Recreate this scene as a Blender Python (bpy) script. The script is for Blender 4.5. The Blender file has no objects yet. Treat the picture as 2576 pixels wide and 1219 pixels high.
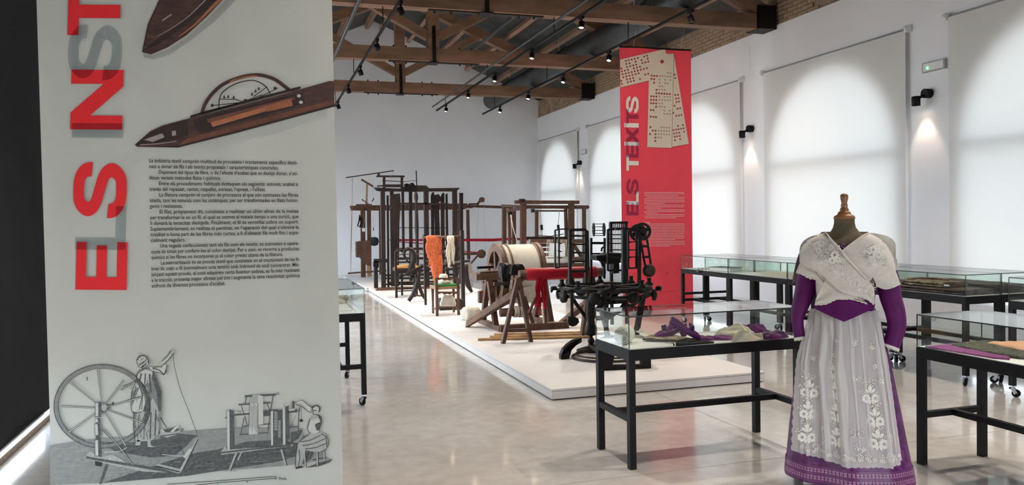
import bpy, math, random
from mathutils import Vector, Matrix, noise
random.seed(11)
D = bpy.data
SC = bpy.context.scene
COL = SC.collection
PI = math.pi

# ------------------------------------------------------------------ camera
CXP, CYP, FP, HC = 1288.0, 609.5, 2022.446, 1.6
_y = Vector((654 - CXP, CYP - 569, -FP)).normalized()
_x = Vector((7750 - CXP, CYP - 446, -FP)).normalized()
_z = _x.cross(_y)
ROT = Matrix((_x, _y, _z))            # camera vector -> world vector
cam = D.cameras.new('camera')
cam.sensor_width = 36.0
cam.lens = FP / 2576 * 36.0
cam.clip_end = 300
camo = D.objects.new('camera', cam)
COL.objects.link(camo)
camo.matrix_world = Matrix.Translation((0, 0, HC)) @ ROT.to_4x4()
SC.camera = camo

# ------------------------------------------------------------------ world, exposure
SC.view_settings.view_transform = 'Standard'
SC.view_settings.look = 'None'
SC.view_settings.gamma = 1.0
SC.view_settings.use_curve_mapping = False
SC.view_settings.exposure = 1.28
SKY = 4.3
W = D.worlds.new('world'); SC.world = W
W.use_nodes = True
_bg = W.node_tree.nodes['Background']
_bg.inputs[0].default_value = (0.80, 0.90, 1.0, 1)
_bg.inputs[1].default_value = SKY
SC.cycles.max_bounces = 7
SC.cycles.diffuse_bounces = 3
SC.cycles.glossy_bounces = 4
SC.cycles.transmission_bounces = 8
SC.cycles.transparent_max_bounces = 20
SC.cycles.sample_clamp_indirect = 6.0
SC.cycles.caustics_reflective = False
SC.cycles.caustics_refractive = False
SC.cycles.use_denoising = True
SC.cycles.use_light_tree = False
SC.cycles.use_adaptive_sampling = True
SC.cycles.adaptive_threshold = 0.015
SPOT_W = 104.0        # power of one ceiling spotlight
WALL_W = 6.5         # power of one wall spotlight

# ------------------------------------------------------------------ pixel helpers (2576 x 1219 frame)
def ray(x, y):
    return ROT @ Vector((x - CXP, CYP - y, -FP)).normalized()
CAM = Vector((0, 0, HC))
def A(x, y, Y):                # point of the picture at depth Y
    d = ray(x, y); return CAM + d * (Y / d.y)
def F(x, y, z=0.0):            # point of the picture at height z
    d = ray(x, y); return CAM + d * ((z - HC) / d.z)
def B(x, y, X):                # point of the picture on the plane X
    d = ray(x, y); return CAM + d * (X / d.x)
def mpp(p):                    # metres per pixel at a point
    c = ROT.transposed() @ (Vector(p) - CAM)
    return -c.z / FP

# ------------------------------------------------------------------ materials
def new_mat(name):
    m = D.materials.new(name); m.use_nodes = True
    nt = m.node_tree
    return m, nt, nt.nodes['Principled BSDF'], nt.nodes['Material Output']
def mat(name, col, rough=0.6, metal=0.0, var=0.0, scale=6.0, bump=0.0, bscale=None, stretch=None, spec=0.5, sheen=0.0, emit=None):
    m, nt, b, out = new_mat(name)
    b.inputs['Base Color'].default_value = (*col, 1)
    b.inputs['Roughness'].default_value = rough
    b.inputs['Metallic'].default_value = metal
    b.inputs['Specular IOR Level'].default_value = spec
    if sheen: b.inputs['Sheen Weight'].default_value = sheen
    if emit:
        b.inputs['Emission Color'].default_value = (*emit[0], 1); b.inputs['Emission Strength'].default_value = emit[1]
    if var or bump:
        tc = nt.nodes.new('ShaderNodeTexCoord'); mp = nt.nodes.new('ShaderNodeMapping')
        if stretch: mp.inputs['Scale'].default_value = stretch
        nt.links.new(tc.outputs['Object'], mp.inputs[0])
        n = nt.nodes.new('ShaderNodeTexNoise'); n.inputs['Scale'].default_value = scale; n.inputs['Detail'].default_value = 4
        nt.links.new(mp.outputs[0], n.inputs['Vector'])
        if var:
            mx = nt.nodes.new('ShaderNodeMix'); mx.data_type = 'RGBA'
            mr = nt.nodes.new('ShaderNodeMapRange'); mr.inputs[1].default_value = 0.3; mr.inputs[2].default_value = 0.7
            nt.links.new(n.outputs[0], mr.inputs[0]); nt.links.new(mr.outputs[0], mx.inputs[0])
            mx.inputs[6].default_value = (*[c * (1 - var) for c in col], 1)
            mx.inputs[7].default_value = (*[min(1, c * (1 + var)) for c in col], 1)
            nt.links.new(mx.outputs[2], b.inputs['Base Color'])
        if bump:
            n2 = nt.nodes.new('ShaderNodeTexNoise'); n2.inputs['Scale'].default_value = bscale or scale * 3; n2.inputs['Detail'].default_value = 3
            nt.links.new(mp.outputs[0], n2.inputs['Vector'])
            bp = nt.nodes.new('ShaderNodeBump'); bp.inputs['Strength'].default_value = bump; bp.inputs['Distance'].default_value = 0.01
            nt.links.new(n2.outputs[0], bp.inputs['Height']); nt.links.new(bp.outputs[0], b.inputs['Normal'])
    return m
def fabric_mix(name, col, trans, tcol=None, rough=0.9):
    m, nt, b, out = new_mat(name)
    nt.nodes.remove(b)
    d = nt.nodes.new('ShaderNodeBsdfDiffuse'); d.inputs[0].default_value = (*col, 1)
    t = nt.nodes.new('ShaderNodeBsdfTranslucent'); t.inputs[0].default_value = (*(tcol or col), 1)
    x = nt.nodes.new('ShaderNodeMixShader'); x.inputs[0].default_value = trans
    nt.links.new(d.outputs[0], x.inputs[1]); nt.links.new(t.outputs[0], x.inputs[2]); nt.links.new(x.outputs[0], out.inputs[0])
    return m
def sheer(name, col, cover):                  # thin woven cloth: part see-through
    m, nt, b, out = new_mat(name)
    b.inputs['Base Color'].default_value = (*col, 1); b.inputs['Roughness'].default_value = 0.85
    t = nt.nodes.new('ShaderNodeBsdfTransparent')
    x = nt.nodes.new('ShaderNodeMixShader'); x.inputs[0].default_value = cover
    nt.links.new(t.outputs[0], x.inputs[1]); nt.links.new(b.outputs[0], x.inputs[2]); nt.links.new(x.outputs[0], out.inputs[0])
    return m
def pane_mat(name, tint, f0=0.04):
    m, nt, b, out = new_mat(name)
    nt.nodes.remove(b)
    t = nt.nodes.new('ShaderNodeBsdfTransparent'); t.inputs[0].default_value = (*tint, 1)
    g = nt.nodes.new('ShaderNodeBsdfGlossy'); g.inputs['Roughness'].default_value = 0.012
    lw = nt.nodes.new('ShaderNodeLayerWeight'); lw.inputs[0].default_value = 0.5
    pw = nt.nodes.new('ShaderNodeMath'); pw.operation = 'POWER'; pw.inputs[1].default_value = 5
    ma = nt.nodes.new('ShaderNodeMath'); ma.operation = 'MULTIPLY_ADD'; ma.inputs[1].default_value = 1 - f0; ma.inputs[2].default_value = f0
    x = nt.nodes.new('ShaderNodeMixShader')
    nt.links.new(lw.outputs['Facing'], pw.inputs[0]); nt.links.new(pw.outputs[0], ma.inputs[0]); nt.links.new(ma.outputs[0], x.inputs[0])
    nt.links.new(t.outputs[0], x.inputs[1]); nt.links.new(g.outputs[0], x.inputs[2]); nt.links.new(x.outputs[0], out.inputs[0])
    return m
def ink(name, col):                            # transparent printing ink laid over other print
    m, nt, b, out = new_mat(name)
    nt.nodes.remove(b)
    t = nt.nodes.new('ShaderNodeBsdfTransparent'); t.inputs[0].default_value = (*col, 1)
    nt.links.new(t.outputs[0], out.inputs[0])
    return m
def emis(name, col, st):
    m, nt, b, out = new_mat(name)
    nt.nodes.remove(b)
    e = nt.nodes.new('ShaderNodeEmission'); e.inputs[0].default_value = (*col, 1); e.inputs[1].default_value = st
    nt.links.new(e.outputs[0], out.inputs[0])
    return m

M = {}
M['plaster'] = mat('plaster_white', (0.84, 0.83, 0.85), 0.85, var=0.02, scale=1.5, bump=0.05, bscale=40)
M['white'] = mat('white_paint', (0.76, 0.76, 0.75), 0.5)
M['platform'] = mat('platform_white', (0.68, 0.655, 0.64), 0.55, var=0.03, scale=2)
M['black_metal'] = mat('black_metal', (0.006, 0.006, 0.007), 0.55, var=0.2, scale=8, spec=0.2)
M['black_cloth'] = mat('blackout_cloth', (0.010, 0.012, 0.016), 0.9, var=0.25, scale=3)
M['iron'] = mat('cast_iron', (0.0065, 0.005, 0.0045), 0.5, 0.0, var=0.4, scale=10, bump=0.2, spec=0.22)
M['rust_iron'] = mat('brown_iron', (0.035, 0.022, 0.016), 0.55, 0.2, var=0.4, scale=12, bump=0.2)
M['steel'] = mat('steel', (0.5, 0.5, 0.52), 0.3, 0.9)
M['wood_dark'] = mat('wood_dark_stained', (0.016, 0.008, 0.006), 0.5, var=0.4, scale=14, stretch=(1, 1, 0.15), bump=0.15, spec=0.4)
M['wood_brown'] = mat('wood_brown_old', (0.085, 0.034, 0.017), 0.6, var=0.4, scale=14, stretch=(1, 1, 0.2), bump=0.2)
M['wood_mid'] = mat('wood_mid_worn', (0.12, 0.058, 0.030), 0.6, var=0.4, scale=12, bump=0.2)
M['wood_light'] = mat('wood_light_new', (0.36, 0.21, 0.11), 0.6, var=0.2, scale=10)
M['wood_turned'] = mat('wood_turned_varnish', (0.27, 0.115, 0.042), 0.28, var=0.25, scale=12)
M['timber'] = mat('roof_timber', (0.215, 0.115, 0.07), 0.7, var=0.35, scale=5, stretch=(0.25, 1, 1), bump=0.2)
M['timber_y'] = mat('purlin_timber', (0.36, 0.21, 0.14), 0.75, var=0.25, scale=5, stretch=(1, 0.25, 1))
M['roof'] = mat('roof_board_dark', (0.055, 0.058, 0.057), 0.8, var=0.3, scale=2)
M['brick'] = mat('brick_old', (0.38, 0.265, 0.175), 0.9, var=0.35, scale=3.5, bump=0.4)
M['mortar'] = mat('mortar', (0.30, 0.225, 0.16), 0.95, var=0.2, scale=8)
M['blind'] = fabric_mix('blind_fabric', (0.76, 0.74, 0.715), 0.112, (0.92, 0.90, 0.86))
M['grey_plastic'] = mat('grey_plastic', (0.35, 0.35, 0.36), 0.5)
M['glass'] = pane_mat('case_glass', (0.965, 0.99, 0.98), 0.03)
M['glass_edge'] = mat('glass_edge_green', (0.012, 0.035, 0.030), 0.15, spec=0.7)
M['window_glass'] = pane_mat('window_glass', (0.97, 0.98, 0.98))
M['duct'] = mat('spiral_duct', (0.055, 0.062, 0.064), 0.42, 0.55, var=0.15, scale=2)
M['panel_white'] = mat('case_panel', (0.74, 0.73, 0.70), 0.55)
M['window_bar'] = mat('window_bar_blue', (0.10, 0.16, 0.24), 0.5)
M['brass'] = mat('brass', (0.45, 0.30, 0.10), 0.35, 0.8)

# ------------------------------------------------------------------ mesh building
class MB:
    def __init__(s): s.v = []; s.f = []; s.sm = []
    def add(s, vs, fs, smooth=False):
        o = len(s.v); s.v += [Vector(v) for v in vs]
        for f in fs: s.f.append(tuple(i + o for i in f)); s.sm.append(smooth)
        return s
    def bb(s, x0, x1, y0, y1, z0, z1):
        vs = [(x, y, z) for z in (z0, z1) for y in (y0, y1) for x in (x0, x1)]
        return s.add(vs, [(0, 2, 3, 1), (4, 5, 7, 6), (0, 1, 5, 4), (2, 6, 7, 3), (0, 4, 6, 2), (1, 3, 7, 5)])
    def bar(s, p, q, w, d=None, side=None):
        # square bar from p to q; w = width across the view (side), d = the other size
        p, q = Vector(p), Vector(q); d = d or w
        ax = (q - p).normalized()
        sd = Vector(side) if side else (Vector((1, 0, 0)) if abs(ax.x) < 0.9 else Vector((0, 0, 1)))
        sd = (sd - ax * sd.dot(ax)).normalized(); up = ax.cross(sd)
        vs = []
        for c in (p, q):
            for a, b in ((-1, -1), (1, -1), (1, 1), (-1, 1)): vs.append(c + sd * (a * w / 2) + up * (b * d / 2))
        return s.add(vs, [(3, 2, 1, 0), (4, 5, 6, 7), (0, 1, 5, 4), (1, 2, 6, 5), (2, 3, 7, 6), (3, 0, 4, 7)])
    def tube(s, pts, r, n=8, closed=False, cap=True):
        pts = [Vector(p) for p in pts]; k = len(pts)
        rs = r if isinstance(r, (list, tuple)) else [r] * k
        vs = []; prev = None
        for i, p in enumerate(pts):
            if closed: t = pts[(i + 1) % k] - pts[i - 1]
            else: t = pts[min(i + 1, k - 1)] - pts[max(i - 1, 0)]
            t = t.normalized() if t.length > 1e-9 else Vector((0, 0, 1))
            if prev is None:
                ref = Vector((0, 0, 1)) if abs(t.z) < 0.9 else Vector((1, 0, 0))
                u = t.cross(ref).normalized()
            else:
                u = (prev - t * prev.dot(t))
                u = u.normalized() if u.length > 1e-6 else t.orthogonal().normalized()
            prev = u; w = t.cross(u)
            for j in range(n):
                a = 2 * PI * j / n
                vs.append(p + (u * math.cos(a) + w * math.sin(a)) * rs[i])
        fs = []
        for i in range(k if closed else k - 1):
            i2 = (i + 1) % k
            for j in range(n):
                j2 = (j + 1) % n
                fs.append((i * n + j, i * n + j2, i2 * n + j2, i2 * n + j))
        s.add(vs, fs, True)
        if cap and not closed:
            o = len(s.v) - len(vs)
            s.f.append(tuple(o + j for j in range(n))[::-1]); s.sm.append(False)
            s.f.append(tuple(o + (k - 1) * n + j for j in range(n))); s.sm.append(False)
        return s
    def cyl(s, p, q, r, n=12, r2=None): return s.tube([p, q], [r, r if r2 is None else r2], n)
    def lathe(s, c, prof, n=20, axis=(0, 0, 1), smooth=True):
        c = Vector(c); ax = Vector(axis).normalized(); u = ax.orthogonal().normalized(); w = ax.cross(u)
        vs = []
        for r, z in prof:
            for j in range(n):
                a = 2 * PI * j / n
                vs.append(c + ax * z + (u * math.cos(a) + w * math.sin(a)) * max(r, 1e-4))
        fs = []
        for i in range(len(prof) - 1):
            for j in range(n):
                j2 = (j + 1) % n
                fs.append((i * n + j, i * n + j2, (i + 1) * n + j2, (i + 1) * n + j))
        fs.append(tuple(range(n))[::-1]); k = (len(prof) - 1) * n; fs.append(tuple(k + j for j in range(n)))
        s.add(vs, fs[:-2], smooth); s.add([], [])
        o = len(s.v) - len(vs)
        for f in fs[-2:]: s.f.append(tuple(i + o for i in f)); s.sm.append(False)
        return s
    def prism(s, poly, off):
        # poly: 3D points of a flat outline, extruded by vector off
        n = len(poly); off = Vector(off)
        vs = [Vector(p) for p in poly] + [Vector(p) + off for p in poly]
        fs = [tuple(range(n)), tuple(range(2 * n - 1, n - 1, -1))] + [(i, i + n, (i + 1) % n + n, (i + 1) % n) for i in range(n)]
        return s.add(vs, fs)
    def ring(s, c, ro, ri, w, axis=(1, 0, 0), n=28):
        # flat ring with square section
        c = Vector(c); ax = Vector(axis).normalized(); u = ax.orthogonal().normalized(); v = ax.cross(u)
        vs = []
        for j in range(n):
            a = 2 * PI * j / n; d = u * math.cos(a) + v * math.sin(a)
            for r, h in ((ro, -w / 2), (ro, w / 2), (ri, w / 2), (ri, -w / 2)): vs.append(c + d * r + ax * h)
        fs = []
        for j in range(n):
            a, b = j * 4, ((j + 1) % n) * 4
            for k in range(4): fs.append((a + k, a + (k + 1) % 4, b + (k + 1) % 4, b + k))
        return s.add(vs, fs)
    def grid(s, rows, smooth=True, closed=False):
        n = len(rows[0]); vs = [p for r in rows for p in r]; fs = []
        for i in range(len(rows) - 1):
            for j in range(n if closed else n - 1):
                j2 = (j + 1) % n
                fs.append((i * n + j, i * n + j2, (i + 1) * n + j2, (i + 1) * n + j))
        return s.add(vs, fs, smooth)
    def face(s, pts): return s.add(pts, [tuple(range(len(pts)))])
    # --- shapes measured in the picture, standing at depth Y
    def pbar(s, x0, y0, x1, y1, Y, wpx, d=0.06, Y2=None):
        p, q = A(x0, y0, Y), A(x1, y1, Y if Y2 is None else Y2)
        w = wpx * mpp((p + q) / 2)
        ax = (q - p).normalized(); sd = Vector((0, 1, 0)).cross(ax)
        sd = sd.normalized() if sd.length > 1e-3 else Vector((1, 0, 0))
        return s.bar(p, q, w, d, side=sd)
    def ppoly(s, pts, Y, d=0.04): return s.prism([A(x, y, Y) for x, y in pts], (0, d, 0))
    def build(s, name, m, parent=None, smooth=None):
        off = OFF.get(parent, Vector((0, 0, 0))) if parent else Vector((0, 0, 0))
        me = D.meshes.new(name)
        me.from_pydata([v - off for v in s.v], [], s.f)
        me.polygons.foreach_set('use_smooth', [smooth if smooth is not None else x for x in s.sm])
        mm = M[m] if isinstance(m, str) else m
        me.materials.append(mm)
        me.update()
        o = D.objects.new(name, me); COL.objects.link(o)
        if parent: o.parent = parent; OFF[o] = off
        else: OFF[o] = Vector((0, 0, 0))
        return o
OFF = {}
def thing(name, label, cat, loc=(0, 0, 0), group=None):
    o = D.objects.new(name, None); COL.objects.link(o); o.location = loc; o.empty_display_size = 0.1
    o['label'] = label; o['category'] = cat
    if group: o['group'] = group
    OFF[o] = Vector(loc)
    return o
def tag(o, label, cat, group=None):
    o['label'] = label; o['category'] = cat
    if group: o['group'] = group
    # move the origin of a one-mesh thing to its base
    me = o.data; vs = [v.co for v in me.vertices]
    lo = Vector([min(v[i] for v in vs) for i in range(3)]); hi = Vector([max(v[i] for v in vs) for i in range(3)])
    c = Vector(((lo.x + hi.x) / 2, (lo.y + hi.y) / 2, lo.z))
    me.transform(Matrix.Translation(-c)); o.location = c; OFF[o] = c
    return o
def struct(o): o['kind'] = 'structure'; return o
def sgroup(name):
    o = D.objects.new(name, None); COL.objects.link(o); OFF[o] = Vector((0, 0, 0)); o['kind'] = 'structure'; return o
def copy_tree(o, parent=None):
    c = o.copy(); COL.objects.link(c); c.parent = parent
    OFF[c] = OFF.get(o, Vector((0, 0, 0)))
    for ch in list(o.children): copy_tree(ch, c)
    return c
def dup(o, loc, label=None, rz=None, group=None):
    c = copy_tree(o); c.location = loc
    if label: c['label'] = label
    if rz is not None: c.rotation_euler = (0, 0, rz)
    if group: c['group'] = group
    return c
def smoothstep(a, b, x):
    t = max(0, min(1, (x - a) / (b - a))); return t * t * (3 - 2 * t)
def cat_rom(pts, n=6):
    P = [Vector(p) for p in pts]; out = []
    for i in range(len(P) - 1):
        p0, p1, p2, p3 = P[max(i - 1, 0)], P[i], P[i + 1], P[min(i + 2, len(P) - 1)]
        for k in range(n):
            t = k / n
            out.append(0.5 * ((2 * p1) + (p2 - p0) * t + (2 * p0 - 5 * p1 + 4 * p2 - p3) * t * t + (3 * p1 - p0 - 3 * p2 + p3) * t ** 3))
    out.append(P[-1]); return out
# ================================================================== THE SETTING
WX, LX, FY, BY = 8.6, -1.75, 24.5, -3.0
WTOP, RIDGE, RX, SL = 4.92, 7.72, 3.42, 0.43
BAYS = [2.65, 6.65, 10.65, 14.65, 18.65, 22.65]
def roof_z(x): return RIDGE - SL * abs(x - RX)

# floor: polished concrete slabs with sawn joints
m, nt, b, out = new_mat('polished_concrete')
tc = nt.nodes.new('ShaderNodeTexCoord')
n1 = nt.nodes.new('ShaderNodeTexNoise'); n1.inputs['Scale'].default_value = 0.7; n1.inputs['Detail'].default_value = 6; n1.inputs['Roughness'].default_value = 0.6
n2 = nt.nodes.new('ShaderNodeTexNoise'); n2.inputs['Scale'].default_value = 9; n2.inputs['Detail'].default_value = 5
nt.links.new(tc.outputs['Object'], n1.inputs['Vector']); nt.links.new(tc.outputs['Object'], n2.inputs['Vector'])
r1 = nt.nodes.new('ShaderNodeValToRGB')
r1.color_ramp.elements[0].position = 0.32; r1.color_ramp.elements[0].color = (0.42, 0.392, 0.362, 1)
r1.color_ramp.elements[1].position = 0.68; r1.color_ramp.elements[1].color = (0.57, 0.545, 0.515, 1)
nt.links.new(n1.outputs[0], r1.inputs[0])
mx = nt.nodes.new('ShaderNodeMix'); mx.data_type = 'RGBA'; mx.blend_type = 'OVERLAY'; mx.inputs[0].default_value = 0.22
nt.links.new(r1.outputs[0], mx.inputs[6]); nt.links.new(n2.outputs[0], mx.inputs[7]); nt.links.new(mx.outputs[2], b.inputs['Base Color'])
mr = nt.nodes.new('ShaderNodeMapRange'); mr.inputs[1].default_value = 0.3; mr.inputs[2].default_value = 0.7; mr.inputs[3].default_value = 0.06; mr.inputs[4].default_value = 0.15
n3 = nt.nodes.new('ShaderNodeTexNoise'); n3.inputs['Scale'].default_value = 0.6; n3.inputs['Detail'].default_value = 1
nt.links.new(tc.outputs['Object'], n3.inputs['Vector']); nt.links.new(n3.outputs[0], mr.inputs[0]); nt.links.new(mr.outputs[0], b.inputs['Roughness'])
b.inputs['Specular IOR Level'].default_value = 0.80
M['concrete'] = m
M['joint'] = mat('floor_joint', (0.10, 0.09, 0.08), 0.9)
floor = struct(MB().bb(LX - .45, WX + .45, BY, FY + .3, -0.3, -0.008).build('floor', 'joint'))
xs = [LX - .4, 3.45, WX + .4]; ys = [BY, 0.7, 4.55, 8.4, 12.3, 16.2, 20.1, FY + .25]
for i in range(2):
    for j in range(7):
        MB().bb(xs[i] + .003, xs[i + 1] - .003, ys[j] + .003, ys[j + 1] - .003, -0.05, 0.0).build('slab', 'concrete', floor)
M['outdoor'] = mat('outdoor_paving', (0.50, 0.46, 0.40), 0.9, var=0.15, scale=1)
struct(MB().bb(WX + .16, WX + 40, -30, 60, -0.35, -0.1).build('ground_outside', 'outdoor'))
struct(MB().bb(LX - 40, LX - .16, -30, 60, -0.35, -0.1).build('ground_outside', 'outdoor'))

# long walls with arched openings
def arched_wall(name, xi, xo, sill_low=()):
    w = MB()
    x0, x1 = min(xi, xo), max(xi, xo)
    w.bb(x0, x1, BY, BAYS[0] - 2, 0, WTOP)
    for yc in BAYS:
        sill = 0.045 if yc in sill_low else 0.5
        w.bb(x0, x1, yc - 2, yc + 2, 0, sill)
        w.bb(x0, x1, yc - 2, yc - 1.5, sill, WTOP); w.bb(x0, x1, yc + 1.5, yc + 2, sill, WTOP)
        n = 24
        for k in range(n):
            a0, a1 = PI * k / n, PI * (k + 1) / n
            y0, z0, y1, z1 = yc + 1.5 * math.cos(a0), 2.52 + 1.5 * math.sin(a0), yc + 1.5 * math.cos(a1), 2.52 + 1.5 * math.sin(a1)
            w.prism([(x0, y0, z0), (x0, y0, WTOP), (x0, y1, WTOP), (x0, y1, z1)], (x1 - x0, 0, 0))
    return struct(w.build(name, 'plaster'))
wall_right = arched_wall('wall_right', WX, WX + .16)
wall_left = arched_wall('wall_left', LX, LX - .16, sill_low=(6.65,))
# old brickwork above the plaster: mortar backing with laid bricks
for wl, xi, sgn in ((wall_right, WX, 1), (wall_left, LX, -1)):
    a, c = xi + sgn * .045, xi + sgn * .45
    MB().bb(min(a, c), max(a, c), BY, FY + .2, WTOP, 5.5).build('brick_backing', 'mortar', wl)
bricks = []
for r in range(7):
    y = 10.9 + (r % 2) * 0.13
    while y < FY - .1:
        bricks.append((y, min(y + 0.25, FY - .02), WTOP + .008 + r * 0.072, r)); y += 0.262
bricks.sort()
bm0 = None
rest = MB()
for k, (y0, y1, z, r) in enumerate(bricks):
    dx = random.uniform(0, .008)
    if k < 300:
        if bm0 is None:
            bm0 = MB().bb(0, 0.03, 0, 0.25, 0, 0.060).build('brick', 'brick', wall_right); ob = bm0
        else:
            ob = bm0.copy(); COL.objects.link(ob)
        ob.location = (WX + .018 + dx, y0, z); ob.rotation_euler = (0, 0, random.uniform(-.012, .012)); ob.scale = (1, (y1 - y0) / .25, random.uniform(.9, 1.05))
    else: rest.bb(WX + .018 + dx, WX + .05, y0, y1, z, z + .06)
o = rest.build('brickwork_rest', 'brick', wall_right); o['kind'] = 'stuff'

# gable walls
def gable(name, y0, y1):
    pts = [(LX - .4, y0, 0), (WX + .4, y0, 0), (WX + .4, y0, roof_z(WX + .4)), (RX, y0, RIDGE), (LX - .4, y0, roof_z(LX - .4))]
    return struct(MB().prism(pts, (0, y1 - y0, 0)).build(name, 'plaster'))
gable('wall_far', FY, FY + .3)
# back wall behind the camera, with an unseen glazed opening added for front light
wb = MB()
wb.bb(LX - .4, 1.8, BY - .3, BY, 0, 2.7); wb.bb(5.0, WX + .4, BY - .3, BY, 0, 2.7)
wb.prism([(LX - .4, BY - .3, 2.7), (WX + .4, BY - .3, 2.7), (WX + .4, BY - .3, roof_z(WX + .4)), (RX, BY - .3, RIDGE), (LX - .4, BY - .3, roof_z(LX - .4))], (0, .3, 0))
struct(wb.build('wall_back', 'plaster'))
dw = sgroup('window_13')
for x in (1.8, 3.37, 4.94): MB().bb(x, x + .06, BY - .18, BY - .12, 0, 2.7).build('mullion', 'window_bar', dw)
MB().bb(1.8, 5.0, BY - .18, BY - .12, 2.1, 2.17).build('transom', 'window_bar', dw)
MB().bb(1.8, 5.0, BY - .154, BY - .146, 0, 2.7).build('pane', 'window_glass', dw)
struct(MB().bb(LX - .45, WX + .45, BY - 30, BY - .3, -0.35, -0.1).build('ground_outside', 'outdoor'))

# roof: boards and purlins
rf = MB()
for sg in (-1, 1):
    xe = RX + sg * 5.75
    rf.prism([(RX, BY - .3, RIDGE), (xe, BY - .3, RIDGE - SL * 5.75), (xe, BY - .3, RIDGE - SL * 5.75 + .15), (RX, BY - .3, RIDGE + .15)], (0, FY - BY + .6, 0))
ceiling = struct(rf.build('ceiling', 'roof'))
for sg in (-1, 1):
    for d in (0.22, 1.05, 1.95, 2.85, 3.75, 4.6):
        x = RX + sg * d; z = roof_z(x) - .085
        MB().bar((x, 6.0, z), (x, FY - .01, z), .10, .16, side=(math.cos(math.atan(SL)), 0, -sg * math.sin(math.atan(SL)))).build('purlin', 'timber_y', ceiling)

# baseboards
struct(MB().bb(WX - .016, WX, BY, FY, 0, .11).build('baseboard_right', 'white'))
struct(MB().bb(LX, LX + .016, BY, FY, 0, .045).build('baseboard_left', mat('baseboard_stone', (0.33, 0.27, 0.22), .8, var=.2, scale=30)))
struct(MB().bb(LX, WX, FY - .016, FY, 0, .11).build('baseboard_far', 'white'))

# windows behind the blinds; unseen left ones added to bring in daylight
wi = 0
for xi, sg in ((WX, 1), (LX, -1)):
    for yc in BAYS:
        if sg < 0 and yc > 20: pass
        wi += 1
        sill = 0.06 if (sg < 0 and yc == 6.65) else 0.5
        w = sgroup('window_%d' % wi); xc = xi + sg * .10
        fr = MB()
        arc = [(xc, yc + 1.47 * math.cos(PI * k / 20), 2.52 + 1.47 * math.sin(PI * k / 20)) for k in range(21)]
        for k in range(20): fr.bar(arc[k], arc[k + 1], .06, .06, side=(1, 0, 0))
        fr.bb(xc - .03, xc + .03, yc - 1.5, yc - 1.44, sill, 2.52); fr.bb(xc - .03, xc + .03, yc + 1.44, yc + 1.5, sill, 2.52)
        fr.build('window_frame', 'window_bar', w)
        MB().bb(xc - .04, xc + .04, yc - 1.5, yc + 1.5, 2.46, 2.57).build('transom', 'window_bar', w)
        MB().bb(xc - .004, xc + .004, yc - 1.44, yc + 1.44, sill, 2.46).build('pane', 'window_glass', w)
        MB().prism([(xc, p[1], p[2]) for p in arc], (.008, 0, 0)).build('pane', 'window_glass', w)

# white roller blinds in front of the windows
def roller_blind(yc, xi, sg, label, z0=.56):
    x = xi - sg * .06
    t = thing('roller_blind', label, 'blind', (x, yc, z0), 'white roller blinds over the arched windows')
    f = MB(); y0, y1 = yc - 1.66, yc + 1.62
    rows = []
    for i in range(13):
        z = z0 + (4.14 - z0) * i / 12
        rows.append([(x + .006 * math.sin(3 * (y0 + (y1 - y0) * j / 12) + z), y0 + (y1 - y0) * j / 12, z) for j in range(13)])
    f.grid(rows); f.build('fabric', 'blind', t)
    MB().cyl((x + sg * .03, y0, 4.155), (x + sg * .03, y1, 4.155), .017, 10).build('roller_tube', 'grey_plastic', t)
    MB().bb(x - .012, x + .012, y0, y1, z0 - .03, z0).build('bottom_bar', 'white', t)
    for yy in (y0 - .03, y1 + .03):
        br = MB(); br.bb(min(x - sg * .03, xi), max(x - sg * .03, xi), yy - .015, yy + .015, 4.11, 4.2); br.cyl((x, yy - .02, 4.155), (x, yy + .02, 4.155), .05, 14)
        br.build('bracket', 'white', t)
    return t
for yc, lb in zip(BAYS, ('white roller blind hanging nearest the camera, outside the right edge of view', 'white roller blind at the right edge of the picture, nearest in view',
                         'white roller blind with full bright arch right behind the mannequin', 'white roller blind partly hidden by the right edge of the red banner',
                         'white roller blind partly hidden by the left edge of the red banner', 'white roller blind next to the far corner of the hall')):
    roller_blind(yc, WX, 1, lb)
for yc, lb in ((2.65, 'unseen white roller blind added on the left wall to dim the foreground'), (22.65, 'unseen white roller blind added on the left wall to dim the far end')):
    roller_blind(yc, LX, -1, lb, 1.0 if yc < 3 else 2.4)  # left pair is unseen, added and part raised to set the daylight level
# black blackout blind on the near left window
t = thing('blackout_blind', 'black blackout blind at the left edge with daylight under its hem', 'blind', (LX + .1, 6.4, .15))
rows = [[(LX + .07 + .012 * math.sin(4.5 * y) * (1 - z / 5), y, z) for y in [4.6 + 4.3 * j / 40 for j in range(41)]] for z in (.15, 1.2, 2.4, 3.4, 4.6)]
MB().grid(rows).build('fabric', 'black_cloth', t)
MB().cyl((LX + .07, 4.6, 4.63), (LX + .07, 8.9, 4.63), .03, 10).build('roller_tube', 'black_metal', t)
MB().bb(LX + .06, LX + .085, 4.6, 7.15, .145, .160).build('hem_bar', 'steel', t)

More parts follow.
